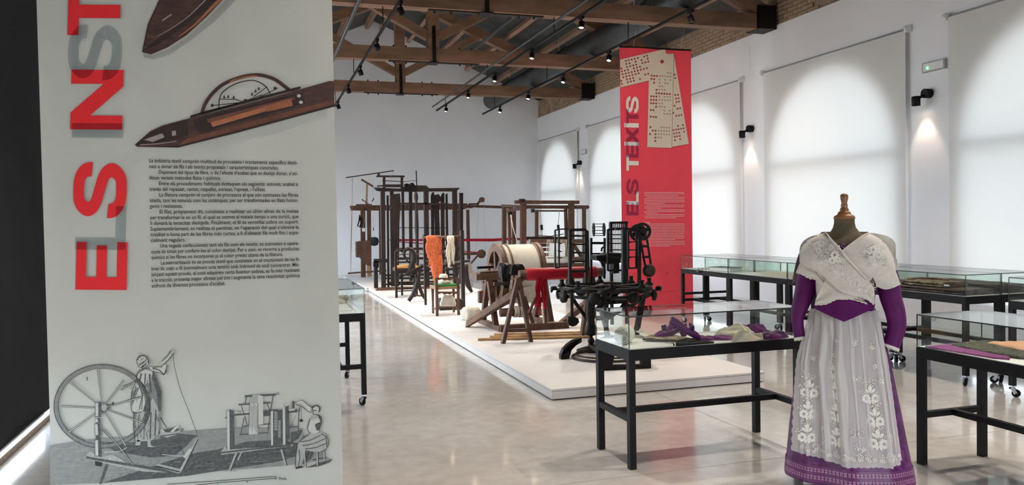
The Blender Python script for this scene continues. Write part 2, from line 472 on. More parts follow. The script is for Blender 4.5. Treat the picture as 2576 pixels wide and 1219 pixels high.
# roof trusses
def truss(Y, label):
    t = thing('roof_truss', label, 'roof truss', (RX, Y, 4.85), 'timber roof trusses')
    h = .115
    MB().bb(LX + .02, WX - .02, Y - h, Y + h, 4.85, 5.11).build('tie_beam', 'timber', t)
    MB().bb(RX - .115, RX + .115, Y - h, Y + h, 5.11, 7.35).build('king_post', 'timber', t)
    kp = MB(); kp.bb(RX - .035, RX + .035, Y - h - .015, Y + h + .015, 4.83, 5.55); kp.bb(RX - .10, RX + .10, Y - h - .03, Y + h + .03, 4.82, 4.835); kp.build('iron_strap', 'iron', t)
    for sg in (-1, 1):
        MB().bar((RX + sg * 5.0, Y, 5.16), (RX + sg * .1, Y, 7.26), .24, .22, side=(0, 1, 0)).build('principal_rafter', 'timber', t)
        MB().bar((RX + sg * .1, Y, 5.36), (RX + sg * 2.1, Y, 6.40), .17, .17, side=(0, 1, 0)).build('strut', 'timber', t)
        xe = WX - .02 if sg > 0 else LX + .02
        MB().bb(min(xe, xe - sg * .34), max(xe, xe - sg * .34), Y - .19, Y + .19, 4.84, 5.24).build('end_shoe', 'iron', t)
        for dx in (.55, .8):
            MB().cyl((RX + sg * dx, Y, 4.80), (RX + sg * dx, Y, 5.16), .018, 8).build('bolt', 'iron', t)
    sp = MB(); sp.bb(RX - .9, RX + .95, Y - .05, Y + .05, 4.835, 4.85); sp.build('splice_plate', 'iron', t)
truss(12.12, 'nearest timber roof truss in view, crossing above the red banner')
truss(16.05, 'middle one of the three timber roof trusses')
truss(20.02, 'farthest timber roof truss, lowest in the picture')

# spiral ventilation duct
t = thing('ventilation_duct', 'dark round spiral duct running under the right roof slope', 'duct', (7.0, 16, 5.4))
prof = []; y = 8.0
while y < 24.2:
    prof += [(.264, y), (.264, y + .09), (.2665, y + .10), (.2665, y + .115)]; y += .13
MB().lathe((7.0, 0, 5.4), prof, 28, (0, 1, 0)).build('duct_tube', 'duct', t)
for yy in (13.4, 17.6, 21.9): MB().ring((7.0, yy, 5.4), .285, .262, .05, (0, 1, 0), 32).build('collar', 'duct', t)
for yy in (10.2, 14.2, 18.3, 22.3): MB().cyl((7.0, yy, 5.66), (7.0, yy, roof_z(7.0)), .006, 6).build('hanger_rod', 'steel', t)
for nm, x, z, r, y0, y1, lb in (('conduit_pipe', 4.52, 4.74, .022, 6, 21.4, 'thin dark conduit pipe above the middle spotlight track'),
                                ('conduit_pipe', 1.42, 4.78, .03, 6, 23.5, 'dark conduit pipe left of the left spotlight track, beside the grey banner'),
                                ('conduit_pipe', 5.0, 5.75, .04, 6, 19.5, 'grey pipe running above the tie beams between two tracks')):
    tag(MB().cyl((x, y0, z), (x, y1, z), r, 10).build(nm, 'duct'), lb, 'pipe')
# ================================================================== PRINTED BANNERS
class Print:                                    # flat printed shapes on a banner standing at depth Y
    def __init__(s, Y): s.Y = Y; s.mb = {}; s.k = 0
    def _m(s, m): return s.mb.setdefault(m, MB())
    def poly(s, pts, m, lay=1):
        s._m(m).face([A(x, y, s.Y) - Vector((0, .00025 * lay, 0)) for x, y in pts][::-1])
    def line(s, pts, w, m, lay=2, closed=False):
        w_ = w if isinstance(w, (list, tuple)) else [w] * len(pts); n = len(pts); L = []; R = []
        for i in range(n):
            a = pts[i - 1] if (i > 0 or closed) else pts[i]; b = pts[(i + 1) % n] if (i < n - 1 or closed) else pts[i]
            dx, dy = b[0] - a[0], b[1] - a[1]; l = math.hypot(dx, dy) or 1
            nx, ny = -dy / l * w_[i] / 2, dx / l * w_[i] / 2
            L.append((pts[i][0] + nx, pts[i][1] + ny)); R.append((pts[i][0] - nx, pts[i][1] - ny))
        o = Vector((0, .00025 * lay, 0))
        for i in range(n if closed else n - 1):
            j = (i + 1) % n
            s._m(m).face([A(*q, s.Y) - o for q in (L[i], R[i], R[j], L[j])])
    def curve(s, pts, w, m, lay=2, n=6):
        c = cat_rom([(p[0], p[1], 0) for p in pts], n)
        if isinstance(w, (list, tuple)):
            k = len(c) - 1; w = [w[0] + (w[1] - w[0]) * i / k for i in range(k + 1)]
        s.line([(p.x, p.y) for p in c], w, m, lay)
    def ell(s, cx, cy, rx, ry, m, lay=2, rot=0, n=20, a0=0, a1=2 * PI):
        c, d = math.cos(rot), math.sin(rot)
        s.poly([(cx + rx * math.cos(t) * c - ry * math.sin(t) * d, cy + rx * math.cos(t) * d + ry * math.sin(t) * c) for t in [a0 + (a1 - a0) * i / n for i in range(n)]], m, lay)
    def build(s, names, parent):
        for m, mb in s.mb.items():
            if isinstance(m, tuple): mb.build('letter' if len(m) < 3 else m[2], m[0], parent)
            else: mb.build(names.get(m, 'print'), m, parent)['kind'] = 'stuff'

GLY = {  # upright unit glyphs (outline polygons)
 'E': [(0, 0), (1, 0), (1, .20), (.27, .20), (.27, .40), (.93, .40), (.93, .60), (.27, .60), (.27, .80), (1, .80), (1, 1), (0, 1)],
 'L': [(0, 0), (1, 0), (1, .21), (.28, .21), (.28, 1), (0, 1)],
 'I': [(0, 0), (1, 0), (1, 1), (0, 1)],
 'T': [(.36, 0), (.64, 0), (.64, .79), (1, .79), (1, 1), (0, 1), (0, .79), (.36, .79)],
 'N': [(0, 0), (.235, 0), (.235, .62), (.72, 0), (1, 0), (1, 1), (.765, 1), (.765, .38), (.28, 1), (0, 1)],
 'X': [(0, 0), (.31, 0), (.5, .33), (.69, 0), (1, 0), (.66, .51), (.98, 1), (.68, 1), (.5, .69), (.32, 1), (.02, 1), (.34, .51)],
}
def s_ring():
    c = cat_rom([(.86, .655, 0), (.86, .70, 0), (.83, .80, 0), (.70, .885, 0), (.5, .905, 0), (.29, .88, 0), (.165, .74, 0), (.24, .60, 0), (.5, .51, 0), (.76, .42, 0), (.845, .27, 0), (.72, .12, 0), (.5, .095, 0), (.30, .115, 0), (.17, .20, 0), (.135, .30, 0), (.135, .345, 0)], 5)
    return [(p.x, p.y) for p in c]
def glyph(pr, ch, xl, xr, yb, yt, m, lay, skew=0.0):
    # letter turned to read upward: its top towards xl, its start at yb
    pr.k += 1; m = (m, pr.k)
    def T(u, v):
        return (xl + (1 - v) * (xr - xl) + skew * (u - .5), yb - u * (yb - yt) + (1 - v) * 1.0)
    if ch == 'S':
        pts = s_ring(); n = len(pts); L = []; R = []
        for i in range(n):
            a = pts[max(i - 1, 0)]; b_ = pts[min(i + 1, n - 1)]
            dx, dy = b_[0] - a[0], b_[1] - a[1]; l = math.hypot(dx, dy)
            # a little thicker along u than along v, like a bold sans
            nx, ny = -dy / l * .125, dx / l * .10
            L.append(T(pts[i][0] + nx, pts[i][1] + ny)); R.append(T(pts[i][0] - nx, pts[i][1] - ny))
        o = Vector((0, .00025 * lay, 0))
        for i in range(n - 1):
            pr._m(m).face([A(*q, pr.Y) - o for q in (L[i], L[i + 1], R[i + 1], R[i])])
    else:
        pr.poly([T(u, v) for u, v in GLY[ch]], m, lay)
def text_mesh(body):
    cu = D.curves.new('txt', 'FONT'); cu.body = body; cu.size = 1.0; cu.resolution_u = 2; cu.offset = 0.012
    ob = D.objects.new('txt', cu); COL.objects.link(ob)
    dg = bpy.context.evaluated_depsgraph_get(); me = D.meshes.new_from_object(ob.evaluated_get(dg))
    vs = [v.co.copy() for v in me.vertices]; fs = [tuple(p.vertices) for p in me.polygons]
    D.objects.remove(ob); D.curves.remove(cu); D.meshes.remove(me)
    return vs, fs
def put_text(mb, body, x0, y0, x1, y1, size, Y, lay=2, fit=True):
    # baseline from pixel (x0,y0) to (x1,y1); size = font size in px
    vs, fs = text_mesh(body)
    w = max(v.x for v in vs)
    sx = math.hypot(x1 - x0, y1 - y0) / w if fit else size
    ux, uy = (x1 - x0) / math.hypot(x1 - x0, y1 - y0), (y1 - y0) / math.hypot(x1 - x0, y1 - y0)
    pts = []
    for v in vs:
        a, h = v.x * sx, v.y * size
        pts.append(A(x0 + ux * a + uy * h, y0 + uy * a - ux * h, Y) - Vector((0, .00025 * lay, 0)))
    mb.add(pts, fs)

# ---------------------------------------------------------------- grey banner in the foreground
YB = 4.3
M['ban_grey'] = mat('banner_grey_cloth', (0.50, 0.505, 0.465), 0.85, var=0.03, scale=3, bump=0.05, bscale=300)
M['pr_red'] = mat('print_red', (0.74, 0.016, 0.022), 0.8)
M['pr_ink'] = ink('print_grey_ink', (0.71, 0.745, 0.765))
M['pr_black'] = mat('print_black', (0.018, 0.020, 0.020), 0.8)
M['pr_wood'] = mat('print_wood', (0.060, 0.026, 0.020), 0.75, var=0.45, scale=14, stretch=(1, 1, 3))
M['pr_wood2'] = mat('print_wood_warm', (0.13, 0.045, 0.026), 0.75, var=0.35, scale=16)
M['pr_wooddk'] = mat('print_wood_dark', (0.022, 0.011, 0.010), 0.75, var=0.3, scale=14)
M['pr_cop'] = mat('print_copper', (0.36, 0.125, 0.055), 0.75, var=0.2, scale=20)
M['pr_shade'] = ink('print_soft_shade', (0.80, 0.80, 0.80))
M['pr_hi'] = mat('print_highlight', (0.30, 0.25, 0.25), 0.7)
M['g0'] = mat('engraving_floor', (0.24, 0.245, 0.235), 0.85, var=0.12, scale=40)
M['g1'] = mat('engraving_mid', (0.20, 0.205, 0.20), 0.85, var=0.2, scale=60)
M['g2'] = mat('engraving_dark', (0.085, 0.088, 0.088), 0.85, var=0.3, scale=60)
M['g3'] = mat('engraving_line', (0.030, 0.033, 0.034), 0.85)
M['g4'] = mat('engraving_light', (0.50, 0.505, 0.465), 0.85)
M['g5'] = mat('engraving_half', (0.36, 0.365, 0.34), 0.85, var=0.15, scale=60)
t = thing('exhibition_banner', 'tall grey banner with red ELS INST lettering, shuttles and engraving', 'banner', (-0.35, YB, 0.05))
pl, pr_ = A(110, 600, YB).x, A(849, 600, YB).x
rows = []
for i in range(9):
    z = 0.06 + (5.4 - .06) * i / 8
    rows.append([(pl + (pr_ - pl) * j / 24 + .0, YB + .004 + .004 * math.sin(j * .55 + .25 * z) ** 2 + .002, z) for j in range(25)])
b_ = MB().grid(rows); b_.grid([[Vector(p) + Vector((0, .003, 0)) for p in r][::-1] for r in rows])
b_.build('cloth', 'ban_grey', t)
MB().cyl((pl, YB + .02, 5.42), (pr_, YB + .02, 5.42), .02, 10).build('top_rod', 'steel', t)
MB().cyl((pl, YB + .012, .05), (pr_, YB + .012, .05), .012, 10).build('bottom_rod', 'steel', t)
P = Print(YB - .001)
# title, reading upward
glyph(P, 'E', 191, 319.5, 728, 608, 'pr_red', 1, 3)
glyph(P, 'L', 190, 317, 627, 517, 'pr_ink', 2, 3)
glyph(P, 'S', 185, 318, 549, 405, 'pr_red', 1, 3)
glyph(P, 'I', 181, 310.5, 346, 309, 'pr_ink', 2, 1)
glyph(P, 'N', 178, 309, 325, 175, 'pr_red', 1, 4)
glyph(P, 'S', 172, 307, 202, 59, 'pr_ink', 2, 4)
glyph(P, 'T', 171, 303, 88, -32, 'pr_red', 1, 3)
# big shuttle at the top
P.poly([(357, 131), (372, 60), (400, 0), (430, -60), (620, -80), (560, 0), (520, 42), (470, 88), (420, 120), (380, 137)], 'pr_wood', 2)
P.poly([(360, 133), (384, 140), (425, 123), (474, 92), (523, 47), (563, 5), (640, -80), (668, -80), (590, 4), (545, 50), (480, 102), (425, 138), (385, 150), (362, 145)], 'pr_shade', 1)
P.poly([(359, 128), (395, 98), (440, 70), (500, 20), (520, 0), (532, -10), (545, 0), (510, 30), (445, 80), (400, 110)], 'pr_wooddk', 3)
P.curve([(395, 92), (430, 72), (470, 45), (505, 12), (518, -2)], (1.5, 3), 'pr_hi', 4)
P.curve([(450, 92), (490, 62), (530, 22), (556, -4)], (2, 9), 'pr_cop', 3)
P.curve([(408, 52), (420, 44), (432, 36)], 4, 'pr_hi', 4)
P.curve([(361, 124), (374, 66), (402, 4)], 2.5, 'pr_wooddk', 4)
# boat shuttle with spool and bow
P.poly([(339, 364), (378, 330), (410, 315), (478, 297), (520, 287), (700, 240), (828, 204), (841, 204), (841, 262), (600, 327), (448, 366), (380, 369), (345, 369)], 'pr_wood', 2)
P.poly([(342, 369), (448, 371), (600, 333), (841, 268), (841, 259), (600, 324), (448, 363)], 'pr_wooddk', 1)
P.poly([(448, 366), (600, 327), (841, 262), (841, 250), (600, 314), (470, 348)], 'pr_wood2', 3)
P.poly([(339, 364), (378, 332), (410, 317), (470, 301), (474, 340), (430, 354), (380, 361)], 'pr_wooddk', 3)
P.poly([(362, 351), (408, 335), (414, 345), (384, 357)], 'pr_hi', 4); P.poly([(432, 330), (442, 328), (443, 340), (433, 342)], 'pr_hi', 4)
P.curve([(352, 364), (400, 361), (444, 355)], 2, 'pr_hi', 4)
P.poly([(484, 302), (520, 290), (760, 232), (768, 258), (740, 268), (505, 334), (494, 328)], 'pr_wooddk', 3)
P.poly([(520, 300), (740, 243), (742, 250), (524, 309)], 'pr_wood2', 4)
P.poly([(530, 308), (668, 268), (672, 279), (535, 319)], 'pr_cop', 5)
P.poly([(664, 268), (732, 248), (736, 266), (672, 281)], 'pr_cop', 5)
for k in range(14): P.line([(668 + k * 5, 267 - k * 1.45), (672 + k * 5, 280 - k * 1.1)], 1.1, 'pr_wood2', 6)
for cx, cy in ((752, 241), (757, 257)): P.ell(cx, cy, 5, 4, 'g4', 6)
P.poly([(478, 297), (480, 290), (505, 285), (508, 289), (755, 224), (757, 217), (740, 221), (500, 284)], 'pr_wooddk', 4)
P.curve([(508, 284), (516, 262), (532, 238), (560, 213), (600, 196), (636, 189), (662, 190), (690, 199), (712, 214), (727, 226)], 9, 'pr_wood', 4, 8)
P.curve([(508, 284), (516, 262), (532, 238), (560, 213), (600, 196), (636, 189), (662, 190), (690, 199), (712, 214), (727, 226)], 2, 'pr_wooddk', 5, 8)
P.curve([(576, 207), (606, 195), (648, 191)], 4, 'pr_cop', 5)
P.curve([(551, 272), (552, 250), (562, 230), (590, 212), (622, 203), (645, 204), (668, 217), (680, 236)], 2.6, 'pr_wooddk', 4, 8)
for a, c in (((552, 249), (592, 250)), ((530, 266), (600, 258)), ((592, 250), (612, 256)), ((638, 243), (672, 218)), ((646, 248), (700, 221)), ((620, 253), (660, 238))): P.line([a, c], 2, 'pr_wooddk', 4)
for x, y in ((564, 247), (574, 246), (588, 248), (634, 240), (643, 232), (651, 226)): P.poly([(x - 3, y), (x, y - 9), (x + 3, y)], 'pr_wooddk', 5)
P.ell(618, 253, 6, 4, 'pr_wooddk', 5); P.ell(534, 265, 4, 4, 'pr_wooddk', 5); P.ell(692, 222, 4, 4, 'pr_wooddk', 5)
# engraving: floor and cast shadows
P.poly([(126, 1119), (214, 1106), (480, 1083), (600, 1075), (760, 1077), (762, 1110), (830, 1154), (760, 1166), (640, 1177), (560, 1183), (420, 1200), (255, 1214), (126, 1219)], 'g0', 1)
P.poly([(255, 1214), (330, 1190), (480, 1140), (545, 1130), (620, 1110), (700, 1105), (760, 1115), (768, 1140), (700, 1160), (590, 1177), (470, 1196), (330, 1208)], 'g2', 2)
P.poly([(250, 1110), (330, 1112), (430, 1100), (492, 1095), (470, 1120), (440, 1145), (380, 1150), (290, 1135)], 'g2', 2)
P.poly([(400, 1098), (455, 1090), (500, 1094), (478, 1108), (420, 1114)], 'g2', 3)
random.seed(77)
for k in range(150):
    x = random.uniform(130, 700); yt = 1119 - (x - 126) * .072; y = random.uniform(yt + 3, 1208 - (x - 126) * .055); L_ = random.uniform(14, 60)
    P.line([(x, y), (min(x + L_, 740), y - L_ * .06)], random.uniform(.5, 1.0), 'g1' if k % 3 else 'g5', 2)
for k in range(90):
    x = random.uniform(300, 700); y = 1205 - (x - 255) * .075 - random.uniform(0, 40); P.line([(x, y), (x + 10, y - 7)], .8, 'g1' if k % 2 else 'g3', 3)
# woman standing
P.poly([(330, 985), (345, 938), (362, 926), (386, 925), (392, 950), (404, 980), (406, 1030), (398, 1090), (388, 1106), (340, 1112), (336, 1060)], 'g1', 2)
P.poly([(346, 940), (366, 928), (384, 934), (380, 960), (352, 970), (332, 985)], 'g4', 3)
P.poly([(333, 1020), (352, 972), (372, 975), (370, 1000), (358, 1036), (332, 1034)], 'g4', 3)
P.poly([(345, 1030), (366, 1036), (384, 1000), (400, 1030), (398, 1090), (380, 1108), (338, 1110)], 'g5', 3)
P.poly([(384, 930), (394, 950), (406, 985), (405, 1032), (399, 1034), (394, 985), (384, 955)], 'g2', 4)
for x0, y0, x1, y1, w in ((356, 938, 352, 955, 4), (366, 938, 364, 965, 3), (376, 940, 380, 985, 4), (360, 985, 350, 1030, 2), (372, 990, 362, 1034, 2), (350, 1040, 346, 1100, 2), (365, 1040, 362, 1104, 2), (380, 1035, 378, 1104, 3), (392, 1030, 390, 1095, 3), (342, 970, 336, 1000, 2)): P.line([(x0, y0), (x1, y1)], w, 'g2', 5)
P.ell(359, 909, 14, 15, 'g4', 3); P.curve([(346, 905), (350, 896), (362, 894), (372, 902), (374, 914)], 3, 'g2', 4); P.curve([(350, 918), (360, 912), (368, 904)], 3, 'g2', 4); P.line([(356, 923), (368, 914)], 4, 'g3', 4)
P.poly([(374, 922), (400, 923), (408, 912), (420, 918), (414, 940), (396, 934), (382, 932)], 'g4', 3)
P.curve([(384, 926), (400, 930), (412, 940), (418, 930)], 3, 'g2', 4); P.curve([(402, 922), (412, 908), (426, 896), (432, 886)], (9, 5), 'g4', 3); P.curve([(404, 924), (416, 912), (430, 898)], 1.2, 'g3', 4); P.ell(434, 884, 4, 7, 'g5', 4, .3)
P.curve([(436, 888), (438, 915), (446, 950), (458, 990), (474, 1030), (496, 1090)], 1.1, 'g3', 4)
P.poly([(338, 958), (330, 962), (312, 968), (303, 978), (306, 983), (318, 976), (328, 972), (332, 985), (344, 968)], 'g5', 3); P.line([(304, 980), (320, 970), (336, 964)], 1.4, 'g3', 4)
P.poly([(345, 1106), (352, 1106), (354, 1118), (344, 1122), (340, 1117)], 'g5', 3); P.poly([(370, 1104), (378, 1104), (380, 1120), (396, 1124), (372, 1126)], 'g5', 3); P.line([(342, 1121), (354, 1120)], 2, 'g3', 4); P.line([(370, 1125), (396, 1125)], 2, 'g3', 4)
for pts in ([(346, 940), (352, 930), (366, 926), (376, 924)], [(332, 985), (340, 962), (346, 940)], [(332, 985), (330, 1010), (332, 1034), (346, 1038), (358, 1034)], [(384, 924), (402, 922)], [(382, 933), (398, 936), (414, 941), (420, 918)], [(408, 908), (420, 896), (430, 882)], [(414, 914), (426, 902), (436, 888)], [(344, 903), (348, 920), (360, 925), (372, 918)], [(338, 1036), (336, 1070), (340, 1110)], [(352, 972), (358, 1000), (356, 1030)], [(310, 970), (326, 964), (340, 958)]): P.curve(pts, 1.4, 'g3', 6)
for k in range(46):
    x = random.uniform(338, 400); y = random.uniform(1036, 1092); P.line([(x, y), (x + random.uniform(-2, 2), y + random.uniform(6, 16))], .8, 'g2' if k % 2 else 'g3', 6)
for k in range(20):
    x = random.uniform(340, 384); y = random.uniform(938, 1000); P.line([(x, y), (x - random.uniform(0, 4), y + random.uniform(6, 14))], .8, 'g2', 6)
for a in ((348, 900, 356, 897), (352, 906, 364, 899), (350, 914, 366, 906), (362, 918, 372, 908), (366, 900, 373, 906)): P.line([a[:2], a[2:]], 2.0, 'g1', 5)
# great wheel
ew, eh, cx, cy = 117, 101, 257, 1021
ring = [(cx + ew * math.cos(a), cy + eh * math.sin(a)) for a in [2 * PI * i / 56 for i in range(56)]]
P.line(ring, [6 + 5 * (.5 + .5 * math.cos(2 * PI * i / 56 - .5)) + 3 * (.5 - .5 * math.cos(2 * PI * i / 56)) for i in range(56)], 'g1', 6, True)
P.line([(cx + (ew + 4) * math.cos(a), cy + (eh + 4) * math.sin(a)) for a in [2 * PI * i / 56 for i in range(56)]], 1.4, 'g3', 7, True)
P.line([(cx + (ew - 7) * math.cos(a), cy + (eh - 6) * math.sin(a)) for a in [2 * PI * i / 56 for i in range(56)]], 1.2, 'g3', 7, True)
P.line([(cx + ew * math.cos(a), cy + eh * math.sin(a)) for a in [-.75 + 1.2 * i / 16 for i in range(17)]], 9, 'g2', 7)
for ex, ey in ((247, 928), (312, 955), (355, 998), (358, 1062), (316, 1120), (174, 1085), (155, 1021), (173, 957)):
    P.line([(258, 1026), (ex, ey)], [3, 4.5], 'g3', 7); P.line([(258, 1026), (ex, ey)], [1.2, 2.2], 'g4', 8)
P.curve([(346, 1000), (352, 996), (282, 1018)], 1, 'g3', 8)
# wheel post and bench
for p, w in (((247, 1010, 247, 1048), 15), ((246, 1050, 247, 1063), 12), ((245, 1064, 247, 1095), 15), ((246, 1104, 247, 1147), 16)):
    P.line([p[:2], p[2:]], w, 'g2', 9); P.line([(p[0] - 3, p[1] + 2), (p[2] - 3, p[3] - 2)], w * .45, 'g4', 10)
P.ell(247, 1100, 7, 5, 'g2', 9); P.ell(262, 1024, 7, 9, 'g5', 9); P.poly([(258, 1015), (284, 1017), (268, 1032), (258, 1040)], 'g2', 8)
P.line([(258, 1078), (300, 1122), (334, 1168)], 5, 'g2', 9); P.line([(258, 1077), (299, 1121), (333, 1167)], 2, 'g5', 10)
P.poly([(216, 1146), (228, 1134), (252, 1150), (280, 1142), (300, 1150), (318, 1164), (420, 1180), (418, 1187), (360, 1185), (216, 1154)], 'g5', 8)
P.poly([(216, 1146), (420, 1180), (420, 1187), (218, 1153)], 'g2', 9); P.ell(277, 1153, 3, 3, 'g4', 9)
P.poly([(266, 1165), (273, 1166), (256, 1215), (249, 1217)], 'g2', 9); P.poly([(239, 1158), (258, 1162), (255, 1172), (240, 1170)], 'g3', 9)
P.poly([(392, 1167), (400, 1166), (452, 1178), (456, 1187), (448, 1190), (394, 1172)], 'g5', 8); P.line([(394, 1171), (452, 1186)], 3, 'g3', 9)
P.poly([(452, 1180), (496, 1098), (498, 1106), (458, 1188)], 'g5', 8); P.line([(498, 1104), (457, 1187)], 2, 'g3', 9); P.line([(463, 1150), (480, 1128)], 7, 'g4', 9); P.line([(446, 1110), (464, 1142)], 1, 'g3', 9)
P.curve([(262, 1136), (300, 1134), (320, 1124)], 1.6, 'g4', 9); P.curve([(408, 1142), (440, 1145), (466, 1146)], 1.6, 'g4', 9)
# basket
P.poly([(402, 1080), (410, 1077), (450, 1074), (453, 1078), (452, 1090), (420, 1100), (405, 1096)], 'g5', 5); P.ell(430, 1081, 22, 5, 'g2', 6, -.08); P.poly([(428, 1085), (447, 1067), (449, 1072), (436, 1086)], 'g4', 7); P.poly([(404, 1079), (416, 1084), (410, 1086)], 'g4', 7); P.line([(404, 1096), (452, 1089)], 2, 'g3', 7); P.line([(403, 1048), (419, 1074)], 2, 'g3', 6)
# hand-operated reel with seated figure
P.poly([(554, 1137), (567, 1120), (572, 1130), (700, 1121), (738, 1116), (735, 1121), (556, 1143)], 'g5', 5); P.line([(554, 1138), (640, 1128), (732, 1119)], 4, 'g2', 6)
P.poly([(571, 1034), (578, 1029), (589, 1033), (590, 1125), (573, 1130)], 'g2', 6); P.poly([(571, 1035), (577, 1031), (578, 1129), (572, 1130)], 'g4', 7)
for p in ((588, 1036, 628, 1034), (588, 1043, 628, 1040)): P.line([p[:2], p[2:]], 4, 'g4' if p[1] == 1036 else 'g2', 6)
P.line([(566, 1050), (573, 1049)], 3, 'g2', 6)
P.line([(616, 996), (694, 992)], 5, 'g2', 6); P.line([(600, 1017), (680, 1012)], 4, 'g2', 6); P.line([(612, 1071), (680, 1065)], 3, 'g2', 6); P.line([(602, 1092), (676, 1087)], 3, 'g2', 6)
for p in ((688, 994, 680, 1035), (620, 998, 616, 1018), (607, 1019, 614, 1042), (672, 1014, 680, 1034), (616, 1045, 622, 1068), (614, 1050, 606, 1090), (680, 1040, 674, 1085)): P.line([p[:2], p[2:]], 2.2, 'g2', 6)
P.poly([(628, 1016), (636, 994), (650, 992), (662, 996), (662, 1066), (650, 1068), (650, 1090), (626, 1092)], 'g4', 7)
for k in range(7): P.line([(629 + k * 3.3, 1012 + (k % 3) * 4), (627 + k * 3.5, 1070 + (k * 7) % 18)], .9, 'g2', 8)
P.poly([(626, 1014), (636, 993), (650, 991), (648, 1014)], 'g5', 8); P.line([(649, 1014), (649, 1090)], 1.4, 'g2', 8)
P.poly([(650, 1035), (664, 1032), (700, 1028), (700, 1044), (650, 1047)], 'g2', 6)
P.poly([(681, 1034), (687, 1032), (687, 1118), (682, 1120)], 'g4', 7); P.poly([(687, 1034), (712, 1030), (714, 1117), (687, 1119)], 'g2', 6)
for k in range(12): P.line([(690, 1036 + k * 4), (698, 1036 + k * 4)], 1.6, 'g4', 8); P.line([(700, 1058 + k * 3.6), (706, 1058 + k * 3.6)], 1.6, 'g4', 8)
P.poly([(711, 1024), (717, 1023), (718, 1117), (712, 1118)], 'g4', 8); P.poly([(717, 1018), (726, 1015), (729, 1100), (718, 1116)], 'g2', 7); P.poly([(717, 1016), (724, 1014), (727, 1018), (718, 1022)], 'g4', 8)
P.line([(724, 1034), (748, 1032)], 8, 'g2', 7); P.line([(726, 1031), (742, 1029)], 4, 'g4', 8); P.line([(738, 1008), (738, 1026)], 6, 'g2', 8)
P.curve([(754, 1022), (752, 1040), (751, 1060), (751, 1084)], 1.8, 'g3', 8); P.line([(758, 1022), (758, 1054)], 1, 'g3', 8); P.poly([(755, 1053), (761, 1053), (763, 1060), (753, 1060)], 'g3', 8); P.line([(728, 1073), (750, 1072)], 2, 'g3', 8); P.poly([(732, 1086), (762, 1080), (752, 1100), (730, 1116)], 'g2', 6); P.line([(732, 1070), (744, 1044)], .9, 'g3', 8)
for pts in ([(592, 1137), (599, 1137), (580, 1184), (574, 1184)], [(605, 1137), (611, 1137), (602, 1156), (596, 1157)], [(705, 1130), (711, 1129), (722, 1170), (717, 1172)]): P.poly(pts, 'g5', 6); P.line([pts[1], pts[2]], 2, 'g3', 7)
P.curve([(744, 1012), (756, 1008), (768, 1018), (780, 1030)], (6, 11), 'g4', 8); P.curve([(742, 1012), (758, 1006), (772, 1016), (784, 1024)], 1.2, 'g3', 9)
P.ell(795, 1028, 9, 10, 'g4', 8); P.curve([(786, 1024), (795, 1019), (804, 1024), (802, 1036)], 4, 'g2', 9); P.line([(788, 1030), (797, 1033)], 2, 'g3', 9)
P.poly([(780, 1054), (792, 1042), (808, 1046), (811, 1056), (806, 1080), (794, 1092), (782, 1088), (774, 1078)], 'g4', 8); P.poly([(800, 1044), (809, 1046), (811, 1060), (804, 1082), (796, 1082), (792, 1066), (806, 1060)], 'g2', 9); P.poly([(780, 1050), (796, 1044), (806, 1050), (784, 1056)], 'g5', 9)
P.poly([(752, 1112), (776, 1092), (806, 1086), (820, 1092), (827, 1112), (818, 1130), (800, 1138), (770, 1130), (764, 1160), (752, 1176), (744, 1176), (744, 1140), (748, 1120)], 'g5', 8)
for pts in ([(756, 1110), (780, 1106), (806, 1094)], [(762, 1120), (790, 1114), (818, 1102)], [(768, 1128), (796, 1124), (824, 1112)], [(752, 1130), (754, 1150), (750, 1174)], [(776, 1134), (772, 1150), (764, 1164)], [(808, 1090), (820, 1100), (822, 1122)]): P.curve(pts, 2.4, 'g2', 9)
P.poly([(768, 1132), (790, 1136), (784, 1152), (768, 1164), (760, 1166)], 'g2', 9); P.poly([(744, 1174), (758, 1170), (764, 1174), (744, 1179)], 'g3', 9)
for x0, y0, x1, y1 in ((766, 1138, 769, 1174), (798, 1136, 799, 1170), (815, 1130, 816, 1156)): P.line([(x0, y0), (x1, y1)], 4.5, 'g5', 10); P.line([(x0 + 2, y0), (x1 + 2, y1)], 1.6, 'g3', 11)
for pts in ([(780, 1054), (774, 1078), (782, 1090)], [(786, 1038), (792, 1042), (806, 1044)], [(744, 1016), (760, 1022), (776, 1034), (784, 1036)], [(752, 1112), (764, 1100), (778, 1092)], [(748, 1120), (744, 1150), (744, 1174)], [(820, 1092), (827, 1112), (818, 1130), (800, 1138)], [(788, 1020), (786, 1030), (790, 1038)]): P.curve(pts, 1.5, 'g3', 10)
P.line([(786, 1156), (816, 1150)], 2, 'g3', 9); P.poly([(770, 1176), (800, 1164), (836, 1154), (830, 1162), (802, 1172)], 'g2', 3)
P.line([(420, 1217), (540, 1209), (694, 1197)], 1.4, 'g3', 2); P.line([(480, 1221), (540, 1214), (694, 1202)], 1.4, 'g3', 2); P.line([(694, 1197), (694, 1203)], 1.4, 'g3', 2)
mbx = P._m('g3')
for body, x, y, sz in (('3', 216, 956, 13), ('4', 281, 1018, 13), ('9', 457, 1083, 10), ('12', 694, 992, 9), ('12', 598, 1037, 8), ('15', 733, 1070, 7), ('4', 620, 1213, 7), ('3', 546, 1218, 7), ('5', 691, 1206, 7), ('Pieds.', 702, 1206, 9), ('1', 358, 1171, 7)):
    put_text(mbx, body, x, y, x + 10, y - .3, sz, YB - .001, 11, fit=False)
